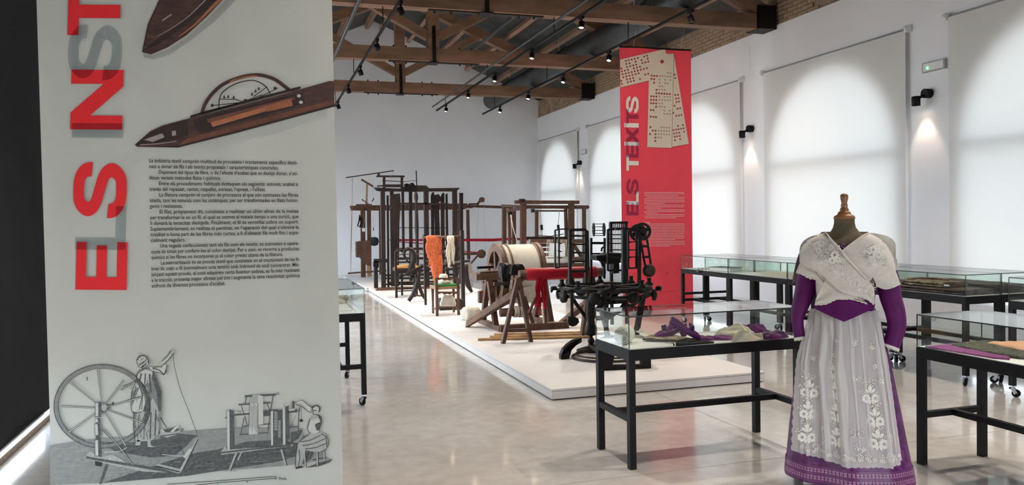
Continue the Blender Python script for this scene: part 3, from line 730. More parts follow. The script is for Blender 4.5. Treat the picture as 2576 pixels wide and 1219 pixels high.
P.build({'pr_red': 'red_lettering', 'pr_ink': 'grey_lettering', 'pr_wood': 'shuttle_print', 'g3': 'engraving_print', 'g2': 'engraving_print', 'g1': 'engraving_print', 'g0': 'engraving_print', 'g4': 'engraving_print', 'g5': 'engraving_print', 'pr_cop': 'shuttle_print', 'pr_wood2': 'shuttle_print', 'pr_wooddk': 'shuttle_print', 'pr_hi': 'shuttle_print', 'pr_shade': 'shuttle_print'}, t)
LINES = [('La indústria tèxtil comprèn multitud de processos i tractaments específics desti-', 0, 1), ('nats a donar als fils i als teixits propietats i característiques concretes.', 0, .873),
 ('Depenent del tipus de fibra, o de l\u2019efecte d\u2019acabat que es desitja donar, s\u2019uti-', 1, 1), ('litzen variats mètodes físics i químics.', 0, .482),
 ('Entre els procediments habituals destaquen els següents: estovat, acabat a', 1, 1), ('través del repassat, rentat, raspallat, enrasat, l\u2019aprest, i l\u2019allisat.', 0, .783),
 ('La filatura comprèn el conjunt de processos al que són sotmeses les fibres', 1, 1), ('tèxtils, tant les naturals com les sintètiques, per ser transformades en filats homo-', 0, 1), ('genis i resistents.', 0, .222),
 ('El filat, pròpiament dit, consisteix a realitzar un últim afinat de la metxa', 1, 1), ('per transformar-la en un fil, el qual se sotmet al mateix temps a una torsió, que', 0, 1), ('li donarà la tenacitat desitjada. Finalment, el fil és enrotllat sobre un suport.', 0, 1),
 ('Suplementàriament, es realitza el pentinat, en l\u2019operació del qual s\u2019elimina la', 0, 1), ('totalitat o bona part de les fibres més curtes, a fi d\u2019obtenir fils molt fins i espe-', 0, 1), ('cialment regulars.', 0, .235),
 ('Una vegada confeccionats tant els fils com els teixits, se sotmeten a opera-', 1, 1), ('cions de tintat per conferir-los el color desitjat. Per a això, es recorre a productes', 0, 1), ('químics si les fibres no incorporen ja el color pretès abans de la filatura.', 0, .89),
 ('La mercerització és un procés tèxtil que consisteix en el tractament de les fi-', 1, 1), ('bres de cotó o fil (normalment sota tensió) amb hidròxid de sodi concentrat. Mit-', 0, 1), ('jançant aquest procés, el cotó adquireix certa lluentor sedosa, es fa més resistent', 0, 1),
 ('a la tracció, presenta major afinitat pel tint i augmenta la seva reactivitat química', 0, 1), ('enfront de diversos processos d\u2019acabat.', 0, .497)]
tb = MB()
for i, (s_, ind, fr) in enumerate(LINES):
    k = i / 22
    xl, yl = 374.5 + 7 * k, 408 + (723 - 408) * k
    xr, yr = 748.5 + 6 * k, 413.5 + (710 - 413.5) * k
    x0 = xl + ind * 23.5; y0 = yl + (yr - yl) * (x0 - xl) / (xr - xl)
    x1 = xl + (xr - xl) * fr; y1 = yl + (yr - yl) * fr
    put_text(tb, s_, x0, y0, x1, y1, 13.6, YB - .001)
tb.build('text_block', 'pr_black', t)['kind'] = 'stuff'

# ---------------------------------------------------------------- red banner at the back
YR = 12.4
M['ban_red'] = mat('banner_red_cloth', (0.80, 0.055, 0.085), 0.8, var=0.05, scale=2, bump=0.05, bscale=200)
M['pr_card'] = mat('print_card', (0.62, 0.52, 0.41), 0.8, var=0.03, scale=3)
M['pr_hole'] = mat('print_hole_red', (0.46, 0.03, 0.04), 0.8)
M['pr_holed'] = mat('print_hole_shadow', (0.09, 0.05, 0.04), 0.8)
M['pr_white'] = mat('print_white', (0.72, 0.66, 0.60), 0.8)
M['pr_ink2'] = ink('print_dark_ink', (0.60, 0.62, 0.78))
M['pr_smear'] = ink('print_grey_smear', (0.90, 0.80, 0.80))
t = thing('exhibition_banner', 'tall red banner with ELS TEIXITS lettering and punched card print', 'banner', (6.55, YR, .05))
x0, x1 = A(1566, 600, YR).x, A(1743.5, 600, YR).x
zt = A(1650, 123, YR).z
rows = [[(x0 + (x1 - x0) * j / 16, YR + .01 + .01 * math.sin(j * .5 + .3 * i), .05 + (zt - .05) * i / 8) for j in range(17)] for i in range(9)]
b_ = MB().grid(rows); b_.grid([[Vector(p) + Vector((0, .004, 0)) for p in r][::-1] for r in rows])
b_.build('cloth', 'ban_red', t)
MB().cyl((x0, YR + .012, zt + .01), (x1, YR + .012, zt + .01), .016, 8).build('top_rod', 'black_metal', t)
for xx in (x0 + .25, x1 - .2): MB().cyl((xx, YR + .012, zt), (xx, YR - .15, 4.86), .004, 5).build('hanging_wire', 'steel', t)
R_ = Print(YR - .006)
for ch, yb, yt, m_ in (('E', 541, 507, 'pr_ink2'), ('L', 514, 481, 'pr_white'), ('S', 489, 449, 'pr_ink2'), ('T', 429, 390, 'pr_white'), ('E', 396, 362, 'pr_ink2'), ('I', 366, 356, 'pr_white'), ('X', 364, 318, 'pr_ink2'), ('I', 320, 309, 'pr_white'), ('T', 312, 273, 'pr_ink2'), ('S', 284, 241, 'pr_white')):
    glyph(R_, ch, 1576 + (541 - yb) * -.004, 1606.5, yb, yt, m_, 4 if m_ == 'pr_ink2' else 2)
for yb, yt in ((366, 356), (320, 309)): R_.poly([(1570.5, yb), (1574, yb), (1574, yt), (1570.5, yt)], 'pr_white', 2)
c1 = lambda x, y: (1550 + x / 3.585, 100 + y / 3.585)
R_.poly([c1(*p) for p in ((36, 178), (400, 92), (440, 88), (455, 130), (470, 330), (300, 367), (38, 430))], ('pr_card', 1, 'card_print'), 1)
R_.poly([c1(*p) for p in ((505, 150), (524, 150), (655, 940), (500, 967))], ('pr_card', 2, 'card_print'), 2)
R_.poly([c1(*p) for p in ((300, 130), (520, 125), (500, 975), (280, 968))], ('pr_card', 3, 'card_print'), 4)
R_.line([c1(*p) for p in ((521, 128), (501, 975), (281, 969))], .9, 'pr_holed', 5)
R_.line([c1(*p) for p in ((300, 368), (38, 431))], .8, 'pr_holed', 2); R_.line([c1(*p) for p in ((655, 940), (500, 967))], .8, 'pr_holed', 3)
H1 = [(87, 190), (113, 184), (140, 178), (167, 171), (196, 164), (251, 151), (278, 144), (92, 217), (120, 211), (175, 197), (229, 184), (284, 170), (99, 245), (126, 238), (154, 231), (181, 224), (236, 210), (263, 204), (290, 197), (46, 259), (106, 271), (160, 258), (188, 250), (215, 243), (52, 285), (79, 278), (167, 284), (194, 277), (222, 270), (249, 263), (277, 256), (59, 311), (86, 305), (113, 298), (140, 291), (65, 337), (92, 331), (119, 324), (147, 317), (174, 310), (202, 303), (262, 314), (290, 307), (98, 357), (126, 351), (153, 344), (46, 371), (105, 383), (132, 376), (160, 369), (215, 354), (52, 397)]
for p in H1: q = c1(*p); R_.ell(q[0], q[1], 2.5, 2.5, 'pr_holed', 2, n=10); R_.ell(q[0] - .3, q[1] + .4, 1.8, 1.8, 'pr_hole', 3, n=10)
H2 = [(320, 323), (344, 326), (367, 327), (391, 329), (415, 330), (438, 331), (462, 304), (487, 306), (462, 334), (486, 335), (319, 353), (343, 356), (391, 361), (438, 364), (485, 366), (342, 387), (391, 391), (437, 394), (461, 396), (389, 421), (413, 422), (364, 452), (388, 453), (411, 454), (435, 456), (363, 482), (387, 483), (411, 485), (434, 486), (458, 488), (483, 489), (316, 510), (339, 511), (363, 512), (388, 513), (434, 517), (459, 518), (483, 519), (315, 541), (338, 542), (362, 543), (387, 545), (411, 546), (435, 547), (459, 548), (483, 549), (314, 571), (337, 572), (361, 574), (386, 575), (410, 576), (360, 604), (386, 606), (408, 607), (432, 608), (313, 633), (336, 634), (431, 640), (480, 642), (430, 670), (455, 671), (480, 672), (310, 693), (335, 695), (358, 697), (308, 787), (405, 792), (428, 793), (453, 794), (477, 795), (330, 819), (355, 820), (380, 821), (404, 823), (428, 824), (452, 825), (476, 826), (306, 849), (355, 851), (379, 852), (403, 853), (427, 855), (451, 856), (476, 857), (354, 882), (378, 883), (402, 884), (352, 912)]
for p in H2: q = c1(*p); R_.ell(q[0], q[1], 2.6, 2.6, 'pr_holed', 5, n=10); R_.ell(q[0] - .6, q[1] + .6, 2.0, 2.0, 'pr_hole' if p[0] < 370 or 480 < p[1] < 500 else 'pr_card', 6, n=10)
q = c1(414, 197); R_.ell(q[0], q[1], 4.8, 5.0, 'pr_holed', 5, n=14); R_.ell(q[0] - .5, q[1] + .7, 4.0, 4.0, 'pr_hole', 6, n=14)
H3 = [(527, 314), (532, 345), (533, 498), (557, 496), (540, 530), (562, 527), (545, 561), (567, 557), (526, 595), (553, 621), (577, 617), (515, 660), (541, 686), (565, 682), (588, 678), (557, 776), (602, 769), (517, 814), (540, 810), (563, 806), (585, 802), (608, 798), (522, 845), (545, 841), (568, 837), (612, 828), (527, 874), (549, 870), (573, 867), (531, 905), (577, 896)]
for p in H3: q = c1(*p); R_.ell(q[0], q[1], 2.4, 2.4, 'pr_holed', 3, n=10); R_.ell(q[0] - .3, q[1] + .4, 1.8, 1.8, 'pr_hole', 4, n=10)
def text_rows(y0, n, dy, short, ind):
    for k in range(n):
        y = y0 + k * dy; xx = 1621 + (6 if k in ind else 0) + y * .0; xe = 1722.5 if k not in short else 1621 + short[k] * 101
        while xx < xe - 2:
            w_ = min(random.uniform(2, 9), xe - xx)
            R_.poly([(xx, y), (xx + w_, y - .02), (xx + w_, y + 1.0), (xx, y + 1.0)], 'pr_white', 2)
            xx += w_ + .7
text_rows(483, 17, 4.0, {2: .85, 7: .5, 10: .43, 13: .32, 16: .8}, (3, 8, 11, 14))
text_rows(562.5, 15, 3.95, {10: .78, 14: .62}, (1, 11))
lb = MB(); put_text(lb, 'LA SEDA', 1621, 561, 1636, 560.9, 4.6, YR - .006, 3); lb.build('text_heading', 'pr_white', t)
for pts, w in (([(1586, 700), (1592, 690), (1600, 686)], 5), ([(1590, 705), (1598, 696), (1596, 688)], 4), ([(1676, 690), (1679, 684), (1678, 692)], 5), ([(1700, 690), (1706, 676), (1712, 668), (1714, 684)], 3), ([(1712, 700), (1716, 716), (1711, 730)], 3), ([(1668, 735), (1684, 732), (1700, 733)], 5), ([(1722, 715), (1726, 722), (1722, 730)], 4)): R_.curve(pts, w, 'pr_smear', 2)
R_.build({'pr_ink2': 'dark_lettering', 'pr_white': 'text_rows', 'pr_card': 'card_hole_print', 'pr_hole': 'card_hole_print', 'pr_holed': 'card_hole_print', 'pr_smear': 'engraving_print'}, t)
# ================================================================== PLATFORMS
def platform(x0, x1, y0, y1, z, label, cuts):
    t = thing('display_platform', label, 'platform', ((x0 + x1) / 2, (y0 + y1) / 2, 0), 'low white display platforms')
    MB().bb(x0 + .002, x1 - .002, y0 + .002, y1 - .002, .010, z - .022).build('plinth', 'platform', t)
    MB().bb(x0 + .02, x1 - .02, y0 + .02, y1 - .02, 0, .010).build('shadow_gap_strip', 'black_metal', t)  # black colour stands in for the shadow gap at the floor
    MB().bb(x0 + .006, x1 - .006, y0 + .006, y1 - .006, z - .022, z - .018).build('joint_core', 'joint', t)
    ys_ = [y0] + cuts + [y1]
    for a, c in zip(ys_, ys_[1:]): MB().bb(x0, x1, a + .0015, c - .0015, z - .018, z).build('top_panel', 'platform', t)
    return t
platform(2.45, 4.66, 6.72, 19.4, .10, 'long low white platform carrying the iron machine and the drum', [7.95, 10.4, 12.9, 15.4, 17.4])
platform(2.40, 4.7, 19.42, 21.4, .085, 'short low white platform behind the dark loom', [])
platform(2.33, 5.0, 21.46, 24.3, .10, 'far low white platform under the brown loom at the end wall', [22.9])

# ================================================================== DARK LOOM (tall frame)
YA = 18.3
t = thing('tall_loom', 'tall dark loom frame with pattern mechanism and lever on top', 'loom', (A(1050, 720, YA).x, YA, .1))
YK = 19.1
def post(tt, x0, y0, x1, y1, w, Y, d, name='post', m='wood_dark'): return MB().pbar(x0, y0, x1, y1, Y, w, d).build(name, m, tt)
# two side frames (front and rear) tied together
for x0, y0, x1, y1, w, Y in ((962.5, 476, 965, 727, 10.5, YA), (1071.5, 470, 1074, 722, 11, YA), (1143.5, 476, 1146, 716, 10.5, YA), (985, 476, 988, 716, 8, YK), (1160, 485, 1160, 712, 8, YK)):
    post(t, x0, y0, x1, y1, w, Y, .11)
MB().ppoly([(941, 471), (1000, 474), (1157, 472), (1153, 477), (1147, 481), (960, 481), (948, 479)], YA - .02, .14).build('top_beam', 'wood_dark', t)
MB().ppoly([(1030, 466), (1074, 466), (1074, 481), (1030, 482)], YA - .05, .16).build('top_block', 'wood_dark', t)
MB().pbar(1003, 511.5, 1128, 512.5, YA - .03, 4.5, .05).build('cross_rail', 'wood_dark', t)
MB().pbar(1003, 572.5, 1124, 572.5, YA - .09, 1.6, .012).build('thin_rod', 'iron', t)
for y in (626, 650): MB().pbar(995, y, 1160, y - 2, YA - .12, 6, .05).build('comb_rail', 'wood_dark', t)
MB().pbar(1000, 640, 1130, 636, YA - .15, 2.4, .03).build('reed_bar', 'wood_mid', t)
tee = MB()
for k in range(34): tee.pbar(1000 + k * 4.2, 629, 1000 + k * 4.2, 634, YA - .12, 1.2, .008); tee.pbar(1000 + k * 4.2, 653, 1000 + k * 4.2, 658, YA - .12, 1.2, .008)
tee.build('comb_teeth', 'steel', t)
MB().ppoly([(982, 489), (1006, 486), (1008, 505), (1005, 560), (1004, 650), (1004, 720), (984, 720), (983, 600)], YA - .02, .05).build('tall_board', 'wood_dark', t)
for x0, y0, x1, y1, w in ((975, 491, 977, 722, 5), (1013, 482, 1015, 640, 6), (1032.5, 481, 1034, 706, 8)): post(t, x0, y0, x1, y1, w, YA + .08, .06)
# turned pillar
pp = [(4, 482), (7, 490), (8, 498), (5, 506), (6, 520), (7, 545), (8, 572), (6, 600), (7, 640), (6, 668), (8, 700), (9, 708)]
c0 = A(1049, 600, YA - .1); k = mpp(c0)
MB().lathe((c0.x, c0.y, 0), [(r * k * .62, A(1049, y, YA - .1).z) for r, y in pp][::-1], 14).build('turned_pillar', 'wood_dark', t)
for pts in ([(1084, 492), (1088, 483), (1092, 483), (1094, 700), (1086, 700)], [(1092, 490), (1104, 488), (1109, 496), (1112, 494), (1110, 506), (1104, 508), (1108, 620), (1110, 700), (1096, 700), (1094, 560), (1092, 512)], [(1109, 494), (1114, 484), (1118, 486), (1120, 700), (1110, 700)], [(1121, 488), (1126, 486), (1130, 700), (1123, 700)]):
    MB().ppoly(pts, YA + .15, .035).build('blade_board', 'wood_dark', t)
# sled feet and lower beams
MB().ppoly([(946, 729), (952, 725), (960, 723), (1080, 721), (1080, 729), (955, 732), (948, 732)], YA - .06, .16).build('sled_foot', 'wood_mid', t)
MB().pbar(975, 711, 1095, 708, YA + .3, 5, .06).build('floor_beam', 'wood_mid', t)
for y0 in (692, 700, 715): MB().pbar(968, y0, 1150, y0 - 2, YA + .25, 4, .05).build('lower_rail', 'wood_dark', t)
MB().pbar(940, 655, 976, 655, YA, 9, .1).build('breast_beam', 'wood_dark', t)
post(t, 944.5, 662, 946, 724, 9, YA + .1, .12, 'front_leg')
MB().ppoly([(940, 659), (946, 655), (953, 658), (953, 672), (946, 676), (940, 670)], YA - .05, .15).build('ratchet_wheel', 'iron', t)
# pattern mechanism on top
for x in (966, 1011): post(t, x, 444, x, 474, 6, YA - .05, .06, 'box_post')
MB().pbar(947, 443, 1017, 443.5, YA - .05, 4.2, .12).build('box_cap', 'wood_dark', t)
MB().pbar(968, 467, 1010, 467, YA - .05, 7, .1).build('box_board', 'wood_dark', t)
MB().pbar(961, 454, 1010, 456, YA - .08, 1.8, .02).build('box_rod', 'iron', t)
MB().pbar(949, 468, 972, 466, YA - .08, 3.5, .05).build('side_arm', 'wood_dark', t)
me = MB(); random.seed(5)
for k in range(16):
    x = 1018 + random.random() * 26; y = 463 + random.random() * 12; w = 3 + random.random() * 5
    me.pbar(x, y - w / 2, x, y + w / 2, YA - .1 + random.random() * .2, w, .05)
me.ppoly([(1014, 470), (1046, 468), (1048, 481), (1016, 481)], YA - .1, .25); me.build('pattern_mechanism', 'iron', t)
MB().pbar(1047, 429, 1048.5, 470, YA, 2.2, .03).build('mast', 'iron', t)
MB().tube([A(1012, 457.5, YA - .05), A(1030, 455, YA - .02), A(1047, 454, YA)], .006, 6).build('tie_wire', 'iron', t)
MB().pbar(870, 446.5, 991, 429, YA - .1, 2.6, .035).build('lever', 'wood_dark', t)
post(t, 952.5, 435, 952.5, 443, 5.5, YA - .1, .07, 'lever_block')
MB().tube([A(989, 430, YA - .1), A(989, 443, YA - .08)], .004, 5).build('lever_cord', 'steel', t)
MB().tube([A(886.5, 446, YA - .1), A(885.5, 520, YA - .1), A(884.5, 570, YA - .1), A(883, 620, YA - .1), A(882, 684, YA - .1)], [.005, .005, .012, .01, .004], 6).build('pull_cord', mat('cord_brown', (.16, .09, .06), .9), t)
MB().tube([A(977, 452, YA - .08), A(989, 446, YA - .08), A(1000, 453, YA - .08)], .003, 5).build('bridle_cord', 'steel', t)

# ================================================================== LONG BROWN LOOM (behind)
YC = 22.4
t = thing('brown_beam_loom', 'long brown wooden loom with red warp by the far wall', 'loom', (A(1060, 690, YC).x, YC, .1))
MB().ppoly([(881, 517), (896, 517), (897, 513), (935, 513), (936, 516), (1175, 511), (1176, 514), (1180, 514), (1190, 517), (1190, 523), (1176, 523), (1168, 526), (1020, 529), (884, 529)], YC, .16).build('top_beam', 'wood_brown', t)
MB().pbar(1185, 518, 1290, 521.5, YC + .05, 6.5, .09).build('extension_beam', 'wood_brown', t)
for x0, x1, y1, w in ((912.5, 914, 697, 11), (928, 929.5, 694, 9)): post(t, x0, 529, x1, y1, w, YC, .12, 'post', 'wood_brown')
for x0, x1, y1, w in ((1154.5, 1156, 690, 6.5), (1176.5, 1179, 652, 6.5), (958, 959, 690, 9)): post(t, x0, 527, x1, y1, w, YC + .1, .1, 'post', 'wood_brown')
post(t, 926.5, 658, 929, 696, 9, YC - .08, .08, 'splint_post', 'wood_light')
bx = MB(); bx.ppoly([(908, 606), (933, 604), (933, 668), (926, 668), (908, 650)], YC - .3, .3); bx.build('weight_box', 'wood_brown', t)
MB().ppoly([(896, 608), (908, 606), (908, 647), (897, 647)], YC - .28, .25).build('box_flap', 'wood_brown', t)
MB().pbar(895, 629, 908, 630, YC - .32, 4, .3).build('box_ledge', 'wood_brown', t)
MB().lathe(A(941, 607, YC - .2), [(.02, -.12), (.10, -.10), (.135, 0), (.11, .09), (.05, .12)], 14, (0, 0, 1)).build('black_bag', 'black_cloth', t)
MB().pbar(875, 687, 972, 680, YC - .2, 4, .05).build('treadle', 'wood_brown', t)
# upright with cross yokes on top
post(t, 923.5, 460, 921.5, 513, 4.5, YC, .07, 'mast', M['wood_light'])
MB().pbar(909, 451, 939, 469, YC - .05, 4.5, .05).build('yoke', 'wood_mid', t)
MB().pbar(910, 501, 938, 521, YC - .06, 2.6, .04).build('yoke', 'wood_mid', t)
MB().pbar(941, 498, 936, 507, YC - .06, 2, .03).build('hook_peg', 'wood_dark', t)
MB().tube([A(938, 470, YC - .05), A(938, 500, YC - .06)], .004, 5).build('cord', 'steel', t)
MB().tube([A(938, 540, YC - .1), A(939, 572, YC - .1)], .004, 5).build('cord', 'steel', t)
MB().tube([A(939, 570, YC - .1), A(939.5, 579, YC - .1)], [.004, .018], 6).build('plumb_weight', 'iron', t)
MB().tube([A(914, 520, YC - .12), A(917, 556, YC - .12), A(914, 572, YC - .12)], .02, 6).build('leather_strap', 'wood_mid', t)
MB().ppoly([(911, 573), (918, 573), (918, 582), (911, 582)], YC - .14, .005).build('paper_tag', 'white', t)
for pts in ([(905, 540), (903, 556), (900, 566), (901, 570)], [(906, 545), (908, 560), (905, 572)]): MB().tube([A(x, y, YC - .12) for x, y in pts], .02, 6).build('hanging_tool', 'iron', t)
# roller arms and pulleys
MB().pbar(1179, 513, 1202, 512, YC - .02, 3.5, .06).build('roller_arm', 'wood_dark', t)
MB().pbar(1200, 515, 1207, 505, YC - .02, 5, .05).build('roller_arm', 'wood_brown', t)
c0 = A(1212, 502, YC - .05); MB().lathe(c0 - Vector((0, .06, 0)), [(.02, 0), (.075, .003), (.075, .12), (.02, .123)], 18, (0, 1, 0)).build('roller', 'wood_mid', t)
c0 = A(1211, 638, YC - .1); MB().lathe(c0 - Vector((0, .03, 0)), [(.01, 0), (.125, .003), (.125, .06), (.01, .063)], 24, (0, 1, 0)).build('pulley_disc', 'wood_mid', t)
MB().pbar(1165, 638, 1211, 638, YC, 6, .04).build('pulley_arm', 'wood_mid', t)
MB().pbar(1185, 662, 1201, 643, YC, 4, .04).build('pulley_brace', 'wood_mid', t)
for a, c in (((1204, 524), (1197, 640)), ((1218, 505), (1219, 560)), ((1219, 560), (1222, 640))): MB().tube([A(*a, YC - .06), A(*c, YC - .1)], .0035, 5).build('cord', 'steel', t)
MB().ppoly([(1177, 662), (1186, 662), (1190, 688), (1178, 688)], YC - .05, .12).build('cream_cloth_bag', mat('sack_cream', (.55, .42, .30), .9), t)
# red warp stretched along the beam
M['red_silk'] = mat('red_silk', (0.42, 0.0015, 0.016), 0.5, var=0.15, scale=20, spec=0.3)
rw = MB()
rw.grid([[A(985, 601 + dy, YC - .3), A(1100, 600.5 + dy, YC - .2), A(1240, 599.5 + dy * 1.5, YC - .2), A(1290, 597 + dy * 1.2, YC - .1), A(1330, 600 + dy, YC)] for dy in (0, 5)])
rw.grid([[A(1000, 606 + dy, YC - .35), A(1120, 616 + dy, YC - .2)] for dy in (0, 2.5)]); rw.grid([[A(1165, 630 + dy, YC - .3), A(1210, 634 + dy, YC - .1)] for dy in (0, 2.5)])
rw.build('red_warp', 'red_silk', t)
MB().tube([A(975, 603, YC - .4), A(1010, 603.5, YC - .3)], .012, 6).build('lease_rod', 'iron', t)

# ================================================================== BROWN FRAME LOOM WITH WHITE WARP
YD, YD2 = 17.4, 18.7
t = thing('frame_loom', 'brown timber frame loom with cream warp threads before the arched window', 'loom', (A(1390, 730, YD).x, YD, 0))
fl = F(1310, 735).z
def posts(tt, lst, name='post', m='wood_brown'):
    for x0, y0, x1, Y, w, d in lst:
        p = A(x0, y0, Y); q = A(x1, 735, Y); q = Vector((q.x, Y, .0))
        MB().bar(p, q, w * mpp(p), d, side=(1, 0, 0)).build(name, m, tt)
posts(t, [(1316, 503, 1316, YD, 12.5, .14), (1437, 504, 1437, YD, 12, .14), (1268.5, 516, 1268, YD2, 9, .12), (1350, 530, 1350, YD2, 6.5, .1), (1293, 528, 1293, YD2, 8, .1), (1423, 525, 1428, YD2, 6, .1), (1469, 524, 1471, YD2 - .3, 7, .1)])
MB().pbar(1280, 530, 1283, 620, YD + .3, 6, .08).build('slanted_prop', 'wood_brown', t)
MB().pbar(1296, 508, 1455, 508.5, YD - .05, 8.5, .14).build('head_beam', 'wood_brown', t)
MB().ppoly([(1321, 516), (1480, 516), (1483, 520), (1480, 525), (1322, 524)], YD + .08, .14).build('top_rail', 'wood_brown', t)
MB().pbar(1264, 517, 1320, 519, YD + .5, 6, .12, Y2=YD).build('side_rail', 'wood_brown', t)
MB().pbar(1275, 530, 1325, 521, YD + .3, 8, .12, Y2=YD).build('side_rail', 'wood_brown', t)
MB().pbar(1345, 530, 1425, 530, YD2, 4, .1).build('rear_rail', 'wood_brown', t)
MB().ppoly([(1339, 525), (1345, 525), (1345, 534), (1339, 534)], YD, .1).build('peg_block', 'wood_dark', t)
post(t, 1313, 500, 1313, 508, 12, YD - .1, .14, 'wedge', 'wood_dark')
MB().pbar(1320, 598, 1432, 598, YD + .1, 6.5, .12).build('reed_beam', 'wood_dark', t)
MB().tube([A(1350, 592, YD - .1), A(1385, 594, YD - .1), A(1418, 588, YD - .1)], .012, 6).build('bent_stick', 'wood_brown', t)
MB().pbar(1336, 606, 1478, 606, YD - .15, 10, .12).build('batten', 'wood_mid', t)
for y in (616, 627, 640, 650): MB().pbar(1345, y, 1380 if y < 645 else 1470, y, YD + .05, 8, .08).build('breast_board', 'wood_brown', t)
MB().cyl(A(1352, 653, YD - .2), A(1470, 652, YD - .2), .065, 14).build('cloth_beam', 'wood_mid', t)
MB().cyl(A(1370, 653, YD - .2), A(1432, 652.5, YD - .2), .072, 16).build('wound_cloth', M['panel_white'], t)
MB().pbar(1350, 667, 1475, 666, YD - .1, 10, .12).build('front_beam', 'wood_brown', t)
MB().pbar(1440, 610, 1466, 650, YD, 7, .08).build('brace', 'wood_mid', t)
M['cream_yarn'] = mat('cream_yarn', (0.66, 0.58, 0.45), 0.9, var=0.15, scale=30)
for k in range(16):
    x = 1377 + k * 3.5 + random.uniform(-.6, .6)
    MB().tube([A(x, 602, YD - .25), A(x - 1.5, 630, YD - .23), A(x - 2, 650, YD - .27)], .008, 6).build('warp_strand', 'cream_yarn', t)
for x, x2 in ((1358, 1362), (1407, 1404)):
    MB().tube([A(x, 531, YD + .2), A(x2, 566, YD + .1)], .008, 6).build('heddle_cord', 'cream_yarn', t)
    MB().tube([A(x2, 565, YD + .1), A(x2 + 1, 578, YD + .1)], .032, 8).build('heddle_pulley', 'iron', t)
    MB().tube([A(x2 + 1, 578, YD + .1), A(x2 + 2, 592, YD + .1)], .01, 6).build('heddle_cord', 'cream_yarn', t)
MB().tube([A(1283, 532, YD + .2), A(1290, 570, YD + .1), A(1301, 606, YD)], .012, 6).build('rope', 'cream_yarn', t)
MB().lathe(A(1283, 536, YD + .2), [(.03, -.03), (.05, -.02), (.05, .02), (.03, .03)], 12, (0, 1, 0)).build('pulley', 'iron', t)

# ================================================================== WARPING DRUM MACHINE
t = thing('warping_drum', 'wooden drum machine wrapped in cream cloth with red silk roller', 'drum machine', (3.5, 10.5, .1))
DY, DZ = 11.15, A(1250, 690, 11.15).z
dx0, dx1 = A(1249, 690, DY).x, A(1347, 690, DY).x
DR = .44
M['canvas'] = mat('canvas_cream', (0.62, 0.585, 0.50), 0.9, var=0.08, scale=6, bump=0.15, bscale=20)
dr = MB(); dr.tube([(dx0 + .05, DY, DZ), (dx1 - .04, DY, DZ)], DR - .012, 40, cap=False); dr.build('cloth_wrap', 'canvas', t)
for k, xx in enumerate((dx0, dx1)):
    MB().ring((xx, DY, DZ), DR + .012, DR - .10, .055, (1, 0, 0), 40).build('drum_rim', 'wood_mid', t)
for xx in (dx0 + .05, dx0 + .13, dx1 - .05): MB().ring((xx, DY, DZ), DR + .004, DR - .014, .022, (1, 0, 0), 40).build('brass_band', M['wood_mid'], t)
for xx in (dx0, dx1):
    for k in range(3):
        a = k * PI / 3 + .4
        MB().bar((xx, DY - math.cos(a) * (DR - .06), DZ - math.sin(a) * (DR - .06)), (xx, DY + math.cos(a) * (DR - .06), DZ + math.sin(a) * (DR - .06)), .04, .075, side=(1, 0, 0)).build('spoke', 'wood_brown', t)
MB().cyl((dx0 - .25, DY, DZ), (dx1 + .2, DY, DZ), .035, 12).build('axle', 'iron', t)
cl = MB(); rows = []
for i in range(7):
    v = i / 6
    rows.append([A(1302 + 40 * u + 10 * v * (1 - u) + 0, 726 + 22 * v * (1 - abs(u - .55)) - 8 * u, 10.72 + .08 * v) for u in [j / 8 for j in range(9)]])
cl.grid(rows); cl.build('loose_flap', 'canvas', t)
# side stands for the drum: posts, sloping planks and base timbers
for xx in (dx0 - .12, dx1 + .11):
    MB().bar((xx, DY - .35, .1), (xx, DY - .02, DZ - .03), .07, .09, side=(1, 0, 0)).build('stand_leg', 'wood_brown', t)
    MB().bar((xx, DY + .35, .1), (xx, DY + .02, DZ - .03), .07, .09, side=(1, 0, 0)).build('stand_leg', 'wood_brown', t)
    MB().bb(xx - .04, xx + .04, DY - .62, DY + .5, .1, .17).build('base_sill', 'wood_mid', t)
    MB().bb(xx - .055, xx + .055, DY - .07, DY + .07, DZ - .09, DZ + .04).build('bearing_block', 'wood_brown', t)
MB().bb(dx0 - .15, dx1 + .25, DY - .68, DY - .58, .1, .19).build('front_sill', 'wood_brown', t)
MB().bar((dx0 - .42, DY + .1, .11), (dx0 + .12, DY - .62, .63), .15, .07, side=(0, 1, .4)).build('slanted_plank', 'wood_mid', t)
MB().bar((dx1 + .18, DY - .55, .15), (dx1 + .95, DY - .55, .70), .12, .07, side=(0, 1, 0)).build('slanted_plank', 'wood_mid', t)
post(t, 1220, 700, 1221, 786, 10, 11.9, .1, 'rear_post', 'wood_brown')
MB().ppoly([(1206, 733), (1217, 730), (1217, 762), (1206, 762)], 11.7, .1).build('wedge_block', 'wood_brown', t)
MB().pbar(1216, 706, 1240, 748, 11.4, 7, .06).build('slat', 'wood_mid', t); MB().pbar(1244, 705, 1232, 745, 11.2, 7, .06).build('slat', 'wood_mid', t)
